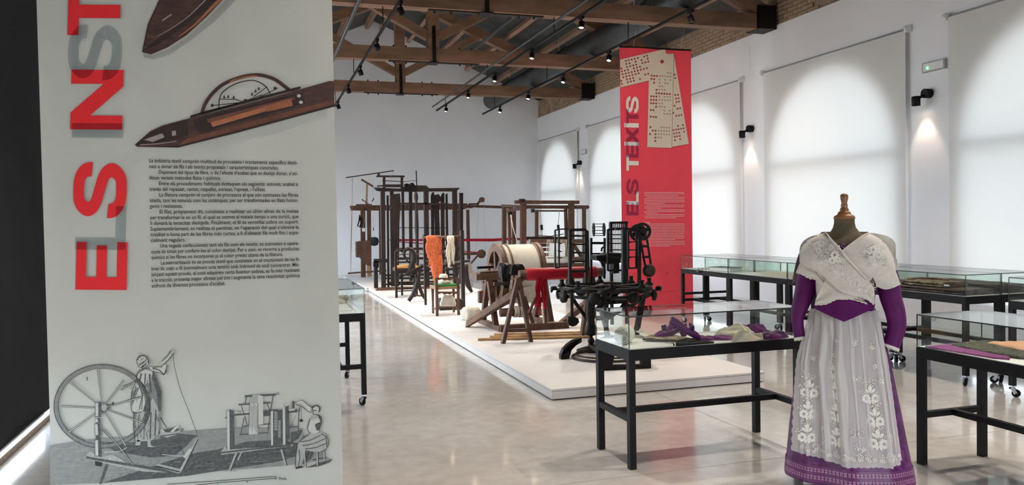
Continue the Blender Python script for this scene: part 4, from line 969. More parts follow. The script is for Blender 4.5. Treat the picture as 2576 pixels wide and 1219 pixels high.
# crank table on the left
MB().ppoly([(1199, 690), (1256, 686), (1266, 689), (1266, 701), (1199, 705)], 10.6, .35).build('bench_beam', 'wood_mid', t)
MB().pbar(1200, 673, 1240, 671, 10.7, 6, .05).build('crank_bar', 'iron', t)
MB().pbar(1203, 685, 1250, 682, 10.75, 4, .2).build('bench_slat', 'wood_mid', t)
ge = MB()
for (px, py, r, w) in ((1273, 690, .13, .05), (1268, 680, .10, .12), (1291, 678, .075, .18)):
    c0 = A(px, py, 10.0); ge.lathe(c0 - Vector((w / 2, 0, 0)), [(.02, 0), (r, .004), (r, w), (.02, w + .004)], 20, (1, 0, 0))
ge.build('gear_train', 'iron', t)
MB().ppoly([(1288, 672), (1292, 665), (1297, 664), (1299, 670), (1304, 672), (1308, 664), (1314, 664), (1320, 672), (1320, 691), (1286, 690)], 9.75, .14).build('bearing_bracket', 'iron', t)
MB().ppoly([(1262, 690), (1272, 663), (1284, 690), (1280, 724), (1268, 724)], 9.9, .06).build('gear_cover', 'iron', t)
MB().pbar(1242, 714, 1284, 712, 9.85, 8, .05).build('gear_shaft', 'rust_iron', t)
MB().ppoly([(1290, 704), (1322, 690), (1322, 702), (1304, 716), (1296, 730), (1288, 726)], 9.6, .10).build('saddle', 'wood_mid', t)
# near trestle
for a, c in (((1302, 702), (1265, 866)), ((1305, 702), (1335, 860))): MB().pbar(*a, *c, 9.55, 9.5, .07, Y2=9.5).build('trestle_leg', 'wood_brown', t)
MB().pbar(1272, 831, 1332, 829, 9.52, 8, .05).build('trestle_rail', 'wood_brown', t)
for a, c in (((1484, 690), (1464, 851)), ((1487, 690), (1530, 845))): MB().pbar(*a, *c, 9.6, 8.5, .07).build('trestle_leg', 'wood_brown', t)
MB().pbar(1296, 727, 1310, 770, 9.9, 9, .06).build('brace', 'wood_brown', t); MB().pbar(1318, 745, 1340, 812, 10.4, 8, .06).build('brace', 'wood_brown', t); MB().pbar(1350, 742, 1328, 792, 10.3, 5, .05).build('brace', 'wood_brown', t)
MB().pbar(1368, 700, 1371, 812, 10.2, 7, .06).build('rear_post', 'wood_brown', t)
MB().tube([A(1360, 705, 10.1), A(1364, 760, 10.1), A(1368, 812, 10.1)], .012, 6).build('rope', 'cream_yarn', t)
# lower roller with rope turns
MB().cyl(A(1258, 786, 10.7), A(1322, 782, 10.7), .06, 12).build('lower_roller', 'wood_brown', t)
for px in (1294, 1300, 1308, 1314): MB().ring(A(px, 783, 10.7), .082, .06, .03, (1, .1, 0), 16).build('rope_turn', 'cream_yarn', t)
# red silk on the front roller
p, q = A(1322, 690, 9.62), A(1500, 684, 9.62)
MB().cyl(A(1306, 690, 9.62), A(1520, 683, 9.62), .055, 14).build('front_roller', 'wood_mid', t)
MB().tube([p, p.lerp(q, .02), p.lerp(q, .5), p.lerp(q, .98), q], [.068, .078, .078, .076, .066], 24).build('red_silk_roll', 'red_silk', t)
rd = MB()
for px, w, L in ((1352, 9, 772), (1358, 6, 790), (1372, 8, 776), (1364, 7, 760)):
    rows = []
    for i in range(9):
        y = 700 + (L - 700) * i / 8
        rows.append([A(px - w / 2 + w * j / 3 + math.sin(i * 1.3 + px) * 1.2, y + j % 2, 9.55 + .02 * math.sin(j * 2 + i)) for j in range(4)])
    rd.grid(rows)
rd.build('red_silk_tail', 'red_silk', t)

# ================================================================== CIRCULAR IRON MACHINE
MCX, MCY = 3.98, 8.95
t = thing('circular_iron_machine', 'black cast iron circular braiding machine on curved feet', 'machine', (MCX, MCY, .1))
mz = A(1535, 722, MCY).z
mr = .56
MB().ring((MCX, MCY, mz), mr, mr - .07, .05, (0, 0, 1), 48).build('table_ring', 'iron', t)
MB().ring((MCX, MCY, mz), .13, .05, .06, (0, 0, 1), 24).build('hub', 'iron', t)
for k in range(6):
    a = k * PI / 3 + .25
    MB().bar((MCX + .1 * math.cos(a), MCY + .1 * math.sin(a), mz), (MCX + (mr - .04) * math.cos(a), MCY + (mr - .04) * math.sin(a), mz), .055, .035, side=(-math.sin(a), math.cos(a), 0)).build('table_spoke', 'iron', t)
MB().ring((MCX, MCY, mz - .075), mr + .012, mr - .02, .035, (0, 0, 1), 48).build('skirt_ring', 'iron', t)
for k in range(8):
    a = k * PI / 4 + .15; c = Vector((MCX + (mr + .02) * math.cos(a), MCY + (mr + .02) * math.sin(a), mz - .08)); d = Vector((math.cos(a), math.sin(a), 0))
    MB().lathe(c - d * .02, [(.03, 0), (.072, .008), (.072, .045), (.04, .055), (.015, .065)], 18, d).build('weight_drum', 'iron', t)
    s_ = Vector((-d.y, d.x, 0))
    MB().tube([c + s_ * .05 + d * .04 + Vector((0, 0, .07)), c + s_ * .11 + d * .06 + Vector((0, 0, .075)), c + s_ * .155 + d * .06 + Vector((0, 0, .03))], [.03, .026, .012], 8).build('pawl', 'iron', t)
for k in range(8):
    a = k * PI / 4 + .5; c = Vector((MCX + (mr - .03) * math.cos(a), MCY + (mr - .03) * math.sin(a), mz + .02))
    MB().lathe(c, [(.055, 0), (.042, .025), (.025, .045), (.022, .07), (.03, .075), (.028, .09)], 12).build('socket', 'iron', t)
# columns: cast neck, turned pedestal and rear leg
MB().lathe((MCX, MCY, 0), [(.09, mz - .03), (.06, mz - .10), (.04, mz - .18), (.03, .50), (.04, .46), (.035, .40), (.03, .36), (.03, .26), (.02, .22), (.02, .2), (.0, .19)][::-1], 18).build('neck_casting', 'iron', t)
PX = A(1487, 860, 8.55)
MB().lathe((PX.x, 8.55, 0), [(.17, .10), (.17, .115), (.13, .13), (.08, .145), (.035, .155), (.022, .175), (.040, .205), (.040, .225), (.018, .26), (.022, .275), (.065, .285), (.072, .31), (.070, .37), (.052, .40), (.045, .46), (.058, .50), (.055, .56), (.05, .66), (.05, mz - .08)], 22).build('turned_pedestal', 'iron', t)
for pts, r in (([(1480, 806), (1468, 790), (1448, 762), (1438, 745), (1432, 728)], .022), ([(1500, 780), (1512, 768), (1530, 756), (1552, 742)], .03), ([(1500, 800), (1530, 798), (1560, 780), (1585, 742)], .028), ([(1570, 770), (1590, 768), (1606, 756), (1622, 740)], .024)):
    MB().tube([A(x, y, 8.75) for x, y in pts], r, 10).build('curved_bracket', 'iron', t)
MB().pbar(1616, 750, 1600, 842, 9.5, 12, .06).build('rear_leg', 'iron', t)
MB().pbar(1598, 756, 1630, 742, 9.2, 9, .05).build('rear_leg_arm', 'iron', t)
MB().pbar(1500, 762, 1575, 757, 8.7, 9, .08).build('gear_shelf', 'iron', t)
gm = MB()
for px, py, r in ((1519, 756, .04), (1535, 752, .03), (1546, 758, .025), (1530, 790, .06)): gm.lathe(A(px, py, 8.65), [(.01, -.04), (r, -.035), (r, .035), (.01, .04)], 14, (0, 1, 0))
gm.build('gear_cluster', 'iron', t)
MB().pbar(1438, 735, 1439, 798, 8.5, 7, .02).build('pendulum_rod', 'iron', t)
pd = MB(); pd.ppoly([(1430, 797), (1438, 795), (1445, 796), (1455, 800), (1457, 810), (1450, 818), (1441, 821), (1432, 818), (1429, 806)], 8.47, .06); pd.build('pendulum_weight', 'iron', t)
# base: floor hoop and three curved feet
RC = F(1533, 898, .1)
MB().tube([(RC.x + .41 * math.cos(2 * PI * k / 48), RC.y + .36 * math.sin(2 * PI * k / 48), .118) for k in range(48)], .014, 8, closed=True).build('floor_hoop', 'rust_iron', t)
MB().tube([(RC.x + .375 * math.cos(2 * PI * k / 48), RC.y + .325 * math.sin(2 * PI * k / 48), .145) for k in range(48)], .010, 8, closed=True).build('floor_hoop', 'rust_iron', t)
p0 = F(1412, 904, .1)
ft = MB(); ft.prism([Vector((p0.x + a, p0.y + b_ * .4, z)) for a, b_, z in ((0, 0, .10), (.0, 0, .15), (.03, 0, .21), (.10, .1, .255), (.20, .3, .28), (.34, .6, .285), (.34, .6, .235), (.22, .3, .22), (.14, .1, .19), (.10, 0, .13), (.09, 0, .10))], (0, .07, 0)); ft.build('curved_foot', 'iron', t)
ft = MB(); q0 = F(1518, 932, .1); q1 = F(1638, 926, .1)
ft.prism([q0, q0 + Vector((0, 0, .17)), q0 + Vector((.05, 0, .20)), q0 + Vector((.14, 0, .20)), q0 + Vector((.10, 0, .05)), q1 + Vector((-.10, 0, .045)), q1 + Vector((-.09, 0, .20)), q1 + Vector((-.02, 0, .20)), q1 + Vector((0, 0, .14)), q1], (0, .06, 0)); ft.build('curved_foot', 'iron', t)
MB().bar(q0 + Vector((.08, .05, .16)), Vector((PX.x, 8.5, .15)), .07, .05).build('foot_arm', 'iron', t)
MB().bar(q1 + Vector((-.06, .05, .17)), Vector((MCX, 8.6, .2)), .07, .05).build('foot_arm', 'iron', t)
MB().bar((PX.x, 8.55, .15), (MCX, 8.8, .2), .08, .06).build('foot_arm', 'iron', t)
# upright spindle frames standing on the table
def frame(x0, y0, x1, y1, Y, w, name='spindle_frame', bars=(), stem=None):
    f = MB()
    f.pbar(x0, y0, x0, y1, Y, w, .03); f.pbar(x1, y0, x1, y1, Y, w, .03)
    f.pbar(x0, y0, x1, y0 - (x1 - x0) * .02, Y, w, .03); f.pbar(x0, y1, x1, y1 - (x1 - x0) * .02, Y, w, .03)
    for yb in bars: f.pbar(x0, yb, x1, yb, Y, w * .6, .02)
    if stem: f.pbar(stem[0], y1, stem[0], stem[1], Y, w * 1.1, .04)
    return f.build(name, 'iron', t)
frame(1396.5, 578, 1406, 673, 9.0, 3)
frame(1406, 576, 1431, 671, 9.05, 3.2, stem=None)
frame(1434, 578, 1474, 682, 8.6, 7, bars=(593, 614, 635, 657), stem=(1434, 712))
MB().pbar(1474, 682, 1474, 712, 8.6, 6, .04).build('frame_stem', 'iron', t)
MB().pbar(1478, 580, 1480, 680, 8.75, 4, .03).build('frame_bar', 'iron', t)
for yb in (592, 613.5, 634.5): MB().ppoly([(1440, yb - 1.5), (1456, yb - 1.8), (1464, yb), (1456, yb + 2), (1440, yb + 1.5)], 8.56, .02).build('shuttle_finger', 'iron', t)
for yb in (612, 632, 648): MB().ppoly([(1402, yb - 3), (1408, yb - 2), (1416, yb), (1408, yb + 2)], 9.0, .02).build('shuttle_finger', 'iron', t)
for x in (1487, 1520):
    MB().pbar(x + (1 if x > 1500 else 0), 598, x, 712 if x < 1500 else 700, 9.25, 4.5, .03).build('reel_post', 'iron', t)
MB().pbar(1487, 611, 1520, 611, 9.25, 6, .03).build('reel_rail', 'iron', t); MB().pbar(1487, 638, 1524, 637, 9.25, 4, .03).build('reel_rail', 'iron', t)
for x in (1493.5, 1519.5):
    c0 = A(x, 577, 9.25); MB().ring(c0, .085, .068, .012, (1, -.25, 0), 26).build('reel_wheel', 'iron', t)
    for k in range(3):
        a = k * PI / 3; dd = Vector((.24, .97, 0)) * math.cos(a) * .075 + Vector((0, 0, 1)) * math.sin(a) * .075
        MB().bar(c0 - dd, c0 + dd, .012, .012).build('reel_spoke', 'iron', t)
for yb in (563, 570, 579, 587, 592): MB().tube([A(1493.5, yb, 9.25), A(1519.5, yb, 9.25)], .005, 6).build('reel_rod', 'iron', t)
frame(1529, 577, 1568, 680, 8.9, 4.5, bars=(590, 600, 612, 628, 648))
MB().pbar(1569, 576, 1570, 714, 8.45, 10, .05).build('main_upright', 'iron', t)
MB().pbar(1548, 576, 1600, 575, 8.6, 5, .04).build('upper_rail', 'iron', t)
frame(1580, 580, 1601, 674, 8.7, 4, bars=(608, 628, 646))
for yb in (609, 628, 647): MB().ppoly([(1584, yb - 2), (1592, yb), (1584, yb + 2)], 8.68, .02).build('shuttle_finger', 'iron', t)
MB().pbar(1608, 600, 1608, 712, 8.65, 7, .04).build('side_upright', 'iron', t)
for x, y, r in ((1605, 585, .105), (1622, 582, .108)):
    c0 = A(x, y, 8.75); c0.y += (x - 1605) * .004
    f = MB().ring(c0, r, r * .72, .03, (.25, 1, 0), 28); f.build('hand_wheel', 'iron', t)
    for k in range(2):
        a = k * PI / 2 + .4; dd = Vector((.97, -.24, 0)) * math.cos(a) * r * .8 + Vector((0, 0, 1)) * math.sin(a) * r * .8
        MB().bar(c0 - dd, c0 + dd, .05, .02, side=(.97, -.24, .3)).build('wheel_web', 'iron', t)
    MB().lathe(c0 - Vector((.005, .02, 0)), [(.01, 0), (.04, .003), (.04, .04), (.01, .043)], 14, (.25, 1, 0)).build('wheel_boss', 'iron', t)
for a, c in (((1610, 600), (1623, 668)), ((1627, 600), (1637, 664))): MB().pbar(*a, *c, 8.75, 4, .025).build('connecting_bar', 'iron', t)
for y in (619, 646): MB().pbar(1616, y, 1631, y, 8.73, 6, .02).build('connecting_rung', 'iron', t)
c0 = A(1632, 680, 8.72); MB().lathe(c0 - Vector((0, .02, 0)), [(.01, 0), (.078, .003), (.078, .04), (.01, .043)], 26, (.1, 1, 0)).build('eccentric_disc', 'rust_iron', t)
mb_ = MB(); random.seed(3)
mb_.ppoly([(1500, 642), (1520, 642), (1530, 636), (1562, 636), (1562, 660), (1530, 664), (1520, 656), (1502, 654)], 9.0, .2)
mb_.ppoly([(1512, 656), (1516, 656), (1522, 670), (1518, 672)], 9.0, .04); mb_.ppoly([(1544, 660), (1558, 660), (1558, 686), (1544, 688)], 9.05, .1)
mb_.build('take_up_gear_box', 'iron', t)
MB().tube([A(1513, 632, 9.0), A(1514, 624, 9.0), A(1519, 620, 9.0)], .012, 8).build('hook', 'iron', t)
# comb-backed machine standing behind
YE = 10.6
t = thing('iron_comb_frame', 'black iron comb frame standing behind the circular machine', 'machine', (A(1550, 700, YE).x, YE, .1))
for x in (1536, 1574): 
    p = A(x, 560, YE); MB().bar(p, Vector((p.x, YE, .1)), .035, .05, side=(1, 0, 0)).build('upright', 'iron', t)
MB().pbar(1534, 560, 1578, 559, YE, 6, .05).build('top_rail', 'iron', t); MB().pbar(1534, 574, 1578, 573, YE, 3.5, .05).build('comb_rail', 'iron', t); MB().pbar(1534, 642, 1578, 641, YE, 8, .1).build('lower_rail', 'iron', t)
for k in range(8): MB().pbar(1540 + k * 4.6, 562, 1540 + k * 4.6, 573, YE, 1.8, .02).build('comb_tooth', 'iron', t)
for k in range(9): MB().pbar(1540 + k * 4, 575, 1540 + k * 4, 640, YE + .03, 1.1, .008).build('wire', 'iron', t)

# ================================================================== CHAIRS AND SMALL THINGS ON THE PLATFORM
# armchair with scroll arms and yellow cushion
YF = 16.3
t = thing('scroll_armchair', 'dark wooden armchair with scroll arms and a mustard seat cushion', 'armchair', (A(1010, 745, YF).x, YF, .1))
def leg(tt, x, y0, Y, w, d=.05, m='wood_dark', name='leg', zb=.1, top=None):
    p = A(x, y0, Y); MB().bar(p, Vector((p.x + (top or 0), Y, zb)), w * mpp(p), d, side=(1, 0, 0)).build(name, m, tt)
leg(t, 995, 632, YF, 5.5); leg(t, 1041, 640, YF, 5); leg(t, 1010, 665, YF + .5, 4.5); leg(t, 1047, 665, YF + .5, 4.5)
MB().tube([A(x, y, YF) for x, y in ((993, 636), (1000, 630), (1008, 628), (1012, 632))], .028, 8).build('crest_rail', 'wood_dark', t)
MB().pbar(995, 660, 1030, 658, YF, 4, .04).build('back_rail', 'wood_dark', t)
MB().tube([A(x, y, YF - .02) for x, y in ((1020, 650), (1016, 640), (1018, 630), (1026, 625), (1036, 628), (1041, 640), (1040, 656), (1034, 670), (1030, 682), (1034, 690))], [.02, .03, .035, .04, .05, .06, .065, .06, .05, .04], 10).build('scroll_arm', 'wood_dark', t)
MB().tube([A(x, y, YF - .02) for x, y in ((1021, 646), (1024, 656), (1030, 660))], .022, 8).build('scroll_tip', 'wood_dark', t)
MB().pbar(995, 684, 1048, 680, YF, 9, .06).build('seat_rail', 'wood_dark', t)
M['mustard'] = mat('mustard_cloth', (0.42, 0.22, 0.05), 0.9, var=0.1, scale=8)
cu = MB(); cc = A(1023, 672, YF + .25)
cu.grid([[cc + Vector((.27 * math.cos(a) * r, .26 * math.sin(a) * r, .06 * (1 - r ** 4))) for a in [2 * PI * k / 20 for k in range(20)]] for r in (.02, .4, .7, .9, 1.0)], closed=True); cu.build('cushion', 'mustard', t)
MB().bb(cc.x - .25, cc.x + .25, cc.y - .25, cc.y + .25, cc.z - .07, cc.z).build('seat', 'wood_brown', t)
for y in (726, 732): MB().pbar(997, y, 1045, y - 2, YF + (0 if y > 730 else .4), 2.5, .03).build('stretcher', 'wood_dark', t)
MB().ppoly([(1006, 690), (1015, 694), (1014, 704), (1004, 700)], YF + .05, .05).build('seat_bracket', 'wood_dark', t)
# curved-leg carding bench with tilted slats, tall post and yarn bar
YG = 15.3
t = thing('carding_bench', 'dark carding bench with curved legs, toothed bed and tall post', 'bench', (A(1100, 755, YG).x, YG, .1))
for pts in ([(1062, 664), (1055, 680), (1052, 700), (1055, 722), (1063, 742), (1072, 756)], [(1028, 756), (1038, 742), (1046, 722), (1050, 705), (1046, 690)]):
    MB().tube([A(x, y, YG) for x, y in pts], [.036, .040, .040, .036, .032, .022][:len(pts)], 10).build('curved_leg', 'wood_dark', t)
for pts in ([(1172, 664), (1171, 680), (1173, 700), (1178, 718), (1187, 734)],): MB().tube([A(x, y, YG + 1.3) for x, y in pts], [.05, .06, .06, .055, .03], 10).build('curved_leg', 'wood_dark', t)
MB().pbar(1034, 742, 1066, 744, YG, 3.5, .04).build('leg_stretcher', 'wood_brown', t)
MB().pbar(1020, 690, 1067, 668, YG - .02, 7, .07).build('bed_rail', 'wood_dark', t)
MB().pbar(1030, 696, 1158, 672, YG + .05, 5, .06, Y2=YG + .5).build('bed_rail', 'wood_dark', t)
MB().pbar(1062, 668, 1180, 656, YG + .3, 6, .06, Y2=YG + 1.2).build('bed_rail', 'wood_dark', t)
for k in range(7): MB().pbar(1036 + k * 17, 690 - k * 3.0, 1060 + k * 17, 673 - k * 2.2, YG + .1 + k * .1, 4.5, .02).build('bed_slat', 'wood_dark', t)
lt = MB()
for k in range(26): lt.pbar(1066 + k * 3.6, 668 - k * .5, 1067 + k * 3.6, 672 - k * .5, YG + .2 + k * .02, 1.6, .01)
lt.build('bed_teeth', 'steel', t)
leg(t, 1161.5, 579, 13.9, 8, .1, name='tall_post'); leg(t, 1067, 590, 14.6, 5, .06, name='tall_post')
MB().ppoly([(1140, 664), (1148, 660), (1153, 676), (1147, 690), (1139, 680)], YG + .2, .06).build('jaw', 'wood_dark', t)
MB().cyl(A(1063, 596.5, 14.3), A(1164, 594.5, 13.95), .022, 10).build('yarn_bar', 'wood_mid', t)
# skeins hanging from the bar
def skein(name, label, m, px0, px1, ytop, drops, Y, r=.022, tail=False):
    sk = MB(); random.seed(len(label))
    n = len(drops)
    for i, yb in enumerate(drops):
        x = px0 + (px1 - px0) * i / (n - 1)
        for dy, off in ((-.05, -.6), (.05, .6)):
            xb = x + random.uniform(-3, 3)
            pts = [A(x, ytop, Y), A(x + off, ytop + 4, Y + dy)]
            for k in range(1, 6): pts.append(A(x + (xb - x) * k / 5 + math.sin(k * 1.7 + i) * 1.6, ytop + 4 + (yb - ytop - 4) * k / 5, Y + dy * (1 - .5 * k / 5)))
            sk.tube(pts, [r * .8] + [r * random.uniform(.85, 1.2) for _ in pts[2:]] + [r * .5], 7)
    if tail:
        for i in range(5):
            x = 1095 + i * 3.4; sk.tube([A(x - 1, 640, Y - .03), A(x + 1, 665, Y - .04), A(x, 690, Y - .05), A(x + math.sin(i) * 2, 706, Y - .06)], [.03, .032, .03, .015], 8)
    return tag(sk.build(name, m), label, 'yarn')
M['orange_yarn'] = mat('orange_yarn', (0.62, 0.135, 0.045), 0.9, var=0.3, scale=30, bump=0.6, bscale=60)
skein('yarn_skein', 'thick orange yarn skein hanging over the wooden bar', 'orange_yarn', 1076, 1107, 594, (640, 648, 652, 668, 690, 710, 708, 700, 690, 666, 650, 640), 14.22, .028, tail=True)
skein('yarn_skein', 'thin cream yarn skein hanging beside the orange one', 'cream_yarn', 1127, 1140, 594, (660, 672, 640, 655, 664), 14.0, .020)
# small low chair with green seat pad
YH = 12.75
t = thing('small_chair', 'small low wooden chair with green pad and wool, its back turned', 'chair', (A(1130, 790, YH).x, YH, .1))
zs = A(1127, 720, YH).z
for x in (1098, 1152):
    p = A(x, 699, YH); MB().bar(p, Vector((p.x, YH, .1)), .042, .04, side=(1, 0, 0)).build('back_leg', 'wood_brown', t)
xl_, xr_ = A(1098, 700, YH).x, A(1152, 700, YH).x
for x in (xl_ + .02, xr_ + .02):
    MB().lathe((x, YH + .42, 0), [(.012, .1), (.022, .12), (.016, .145), (.022, .18), (.018, .25), (.024, zs - .04), (.024, zs)], 10).build('front_leg', 'wood_brown', t)
def shaped_rail(y0, y1, Y, name):
    pts = [(1098, y0), (1152, y0), (1152, y1 - 1), (1146, y1 + 1), (1138, y1 - 1.5), (1132, y1 + 2.5), (1125, y1 + .5), (1118, y1 + 2.5), (1112, y1 - 1.5), (1104, y1 + 1), (1098, y1 - 1)]
    MB().ppoly(pts, Y - .012, .025).build(name, 'wood_brown', t)
shaped_rail(698, 703, YH, 'crest_rail'); shaped_rail(733, 738, YH, 'shaped_rail')
MB().pbar(1098, 773, 1152, 772, YH, 4, .03).build('stretcher', 'wood_brown', t)
for x in (xl_, xr_): MB().bar((x, YH, .2), (x + .02, YH + .42, .2), .022, .022).build('stretcher', 'wood_brown', t)
MB().bb(xl_ - .018, xr_ + .035, YH + .004, YH + .44, zs - .045, zs).build('seat', mat('rush_seat', (.30, .18, .09), .85, var=.2, scale=30), t)
MB().bb(xl_ + .03, xr_ - .01, YH + .02, YH + .38, zs, zs + .028).build('seat_pad', mat('green_felt', (.035, .20, .045), .95, var=.15, scale=20), t)
c0 = Vector(((xl_ + xr_) / 2 - .02, YH + .2, zs + .028))
M['wool'] = mat('white_wool', (0.70, 0.63, 0.52), 0.95, var=0.08, scale=20, bump=0.5, bscale=40)
tag(MB().lathe(c0, [(.10, 0), (.12, .01), (.12, .06), (.09, .075), (.07, .10), (.075, .13), (.05, .165), (.0, .17)], 18).build('wool_bobbin', 'wool'), 'white wool bobbin on the green pad of the small chair', 'bobbin')
wl = MB(); random.seed(9)
for k in range(9):
    x = 1114 + k * 3.2
    wl.tube([A(x * .6 + 1127 * .4, 742, YH + .25), A(x, 752, YH + .24), A(x + (k - 4) * .8, 764, YH + .22), A(x + (k - 4) * 1.1, 770 + k % 3, YH + .2)], [.02, .03, .034, .012], 8)
tag(wl.build('wool_tuft', 'wool'), 'loose white wool tuft under the small chair', 'wool')
tag(MB().prism([A(1107, 752, YH + .8), A(1170, 754, YH + .8), A(1168, 776, YH + .8), A(1130, 781, YH + .8), A(1107, 781, YH + .8)], (0, .3, 0)).build('wooden_box', 'wood_dark'), 'dark wooden box on the platform behind the small chair', 'box')
# stone blocks and canes
M['stone'] = mat('limestone', (0.52, 0.47, 0.40), 0.9, var=0.2, scale=7, bump=0.5, bscale=14)
def stone(px, py, label, s, m='stone', seed=1):
    random.seed(seed); c = F(px, py, .1); st = MB()
    rows = []
    for i, (zz, r) in enumerate(((0, .8), (.04, .98), (.45, 1.0), (.85, .95), (1.0, .78))):
        rows.append([c + Vector((s[0] * r * math.copysign(abs(math.cos(a)) ** .5, math.cos(a)) * random.uniform(.9, 1.05), s[1] * r * math.copysign(abs(math.sin(a)) ** .5, math.sin(a)) * random.uniform(.9, 1.05), s[2] * zz)) for a in [2 * PI * k / 14 + .3 for k in range(14)]])
    st.grid(rows, smooth=False, closed=True); st.face(rows[-1]); st.face(rows[0][::-1])
    return tag(st.build('stone_block', m), label, 'stone')
stone(1186, 803, 'pale squared stone weight left of the drum machine', (.14, .16, .19))
stone(1348, 792, 'darker stone weight under the right side of the drum', (.12, .10, .11), mat('stone_brown', (.16, .11, .08), .9, var=.3, scale=8, bump=.4), 4)
M['cane'] = mat('bamboo_cane', (0.42, 0.23, 0.085), 0.45, var=0.3, scale=9, stretch=(.5, 4, 4))
for k, (a, c, lb) in enumerate((((1202, 853), (1490, 846), 'bamboo cane lying nearest the platform edge'), ((1232, 847), (1520, 838), 'bamboo cane lying in the middle of the three'), ((1243, 841), (1500, 834), 'bamboo cane lying farthest back of the three'))):
    p, q = F(*a, .118), F(*c, .118); cn = MB()
    pts = []; rs = []
    for i in range(25): pts.append(p.lerp(q, i / 24)); rs.append(.0165 if i % 4 else .019)
    cn.tube(pts, rs, 8); tag(cn.build('bamboo_cane', 'cane'), lb, 'cane', 'bamboo canes')

# everything on the platforms stands on their top, not in it
for o_ in list(D.objects):
    if o_.parent is None and o_.get('category') in ('loom', 'drum machine', 'machine', 'armchair', 'bench', 'chair', 'box', 'cane', 'stone') and o_.name.split('.')[0] != 'frame_loom':
        for c_ in [o_] + list(o_.children):
            if c_.type == 'MESH':
                b0 = .1005 - OFF[o_].z if c_ is not o_ else .1005 - o_.location.z
                for v in c_.data.vertices:
                    if v.co.z < b0: v.co.z = b0
# ================================================================== DISPLAY CASES
def caster(t, x, y, rz):
    c = MB(); c.bb(x - .022, x + .022, y - .022, y + .022, .092, .10); c.cyl((x, y, .10), (x, y, .075), .016, 10)
    ca, sa = math.cos(rz), math.sin(rz)
    for s_ in (-.016, .016):
        p = Vector((x - sa * s_, y + ca * s_, .078)); c.bar(p, p + Vector((ca * .028, sa * .028, -.046)), .005, .03, side=(-sa, ca, 0))
    o = c.build('caster', 'steel', t)
    w = MB().cyl((x + ca * .028 + sa * .011, y + sa * .028 - ca * .011, .034), (x + ca * .028 - sa * .011, y + sa * .028 + ca * .011, .034), .034, 18)
    w.build('wheel', 'black_metal', o)
    MB().bar((x - ca * .01, y - sa * .01, .07), (x - ca * .026, y - sa * .026, .078), .02, .006).build('brake_pedal', 'black_metal', o)
def case(x0, x1, y0, y1, zt, gh, casters, label, group=None, low_end=False):
    t = thing('display_case', label, 'display case', ((x0 + x1) / 2, (y0 + y1) / 2, 0), group)
    lw = .044; zb = .10 if casters else 0.0
    f = MB()
    f.bb(x0, x1, y0, y0 + lw, zt - .07, zt); f.bb(x0, x1, y1 - lw, y1, zt - .07, zt); f.bb(x0, x0 + lw, y0 + lw, y1 - lw, zt - .07, zt); f.bb(x1 - lw, x1, y0 + lw, y1 - lw, zt - .07, zt)
    f.build('top_frame', 'black_metal', t)
    for x in (x0, x1 - lw):
        for y in (y0, y1 - lw): MB().bb(x, x + lw, y, y + lw, zb, zt - .07).build('leg', 'black_metal', t)
    zr = .30 if not casters else .33; hb = .038
    if x1 - x0 > y1 - y0:
        for x in (x0, x1 - lw): MB().bb(x + .003, x + lw - .003, y0 + lw, y1 - lw, zr, zr + hb).build('end_rail', 'black_metal', t)
        ym = (y0 + y1) / 2; MB().bb(x0 + lw, x1 - lw, ym - .019, ym + .019, zr, zr + hb).build('centre_rail', 'black_metal', t)
    else:
        for y in (y0, y1 - lw): MB().bb(x0 + lw, x1 - lw, y + .003, y + lw - .003, zr, zr + hb).build('end_rail', 'black_metal', t)
        xm = (x0 + x1) / 2; MB().bb(xm - .019, xm + .019, y0 + lw, y1 - lw, zr, zr + hb).build('centre_rail', 'black_metal', t)
        if low_end: MB().bb(x0 + lw, x1 - lw, y1 - lw, y1, zr + .1, zr + .135).build('end_rail', 'black_metal', t)
    MB().bb(x0 + .012, x1 - .012, y0 + .012, y1 - .012, zt - .012, zt + .004).build('base_panel', 'panel_white', t)
    g0, g1 = zt + .004, zt + gh; th = .007; i = .004
    for a in ((x0 + i, x1 - i, y0 + i, y0 + i + th), (x0 + i, x1 - i, y1 - i - th, y1 - i)):
        MB().bb(*a, g0, g1 - th).build('glass_pane', 'glass', t)
    for a in ((x0 + i, x0 + i + th, y0 + i + th, y1 - i - th), (x1 - i - th, x1 - i, y0 + i + th, y1 - i - th)):
        MB().bb(*a, g0, g1 - th).build('glass_pane', 'glass', t)
    lid = MB().bb(x0 + i, x1 - i, y0 + i, y1 - i, g1 - th, g1).build('glass_lid', 'glass', t)
    for p, q in (((x0 + i, y0 + i), (x1 - i, y0 + i)), ((x0 + i, y1 - i), (x1 - i, y1 - i)), ((x0 + i, y0 + i), (x0 + i, y1 - i)), ((x1 - i, y0 + i), (x1 - i, y1 - i))):
        MB().bar((*p, g1 - th / 2), (*q, g1 - th / 2), .008, .008).build('glass_edge', 'glass_edge', lid)
    for x in (x0 + i, x1 - i):
        for y in (y0 + i, y1 - i): MB().bar((x, y, g0), (x, y, g1 - th), .005, .005).build('glass_corner', 'glass_edge', t)
    if casters:
        k = 0
        for x in (x0 + lw / 2, x1 - lw / 2):
            for y in (y0 + lw / 2, y1 - lw / 2): k += 1; caster(t, x, y, math.atan2((y0 + y1) / 2 - y, ((x0 + x1) / 2 - x) * 2))
    return t
FT = .774   # top of the panel in the low cases
case(2.225, 3.53, 4.655, 5.19, .77, .215, False, 'front glass display case with shoes and fan, left of the mannequin')
case(4.005, 4.545, 2.75, 4.14, .755, .21, False, 'glass display case at the right edge with purple and peach cloth')
case(.42, .865, 7.13, 8.55, .82, .22, True, 'glass display case on casters half hidden by the grey banner')
RG = 'glass cases of the long back row'
RY = [11.1, 9.78, 8.46, 7.14, 5.82]
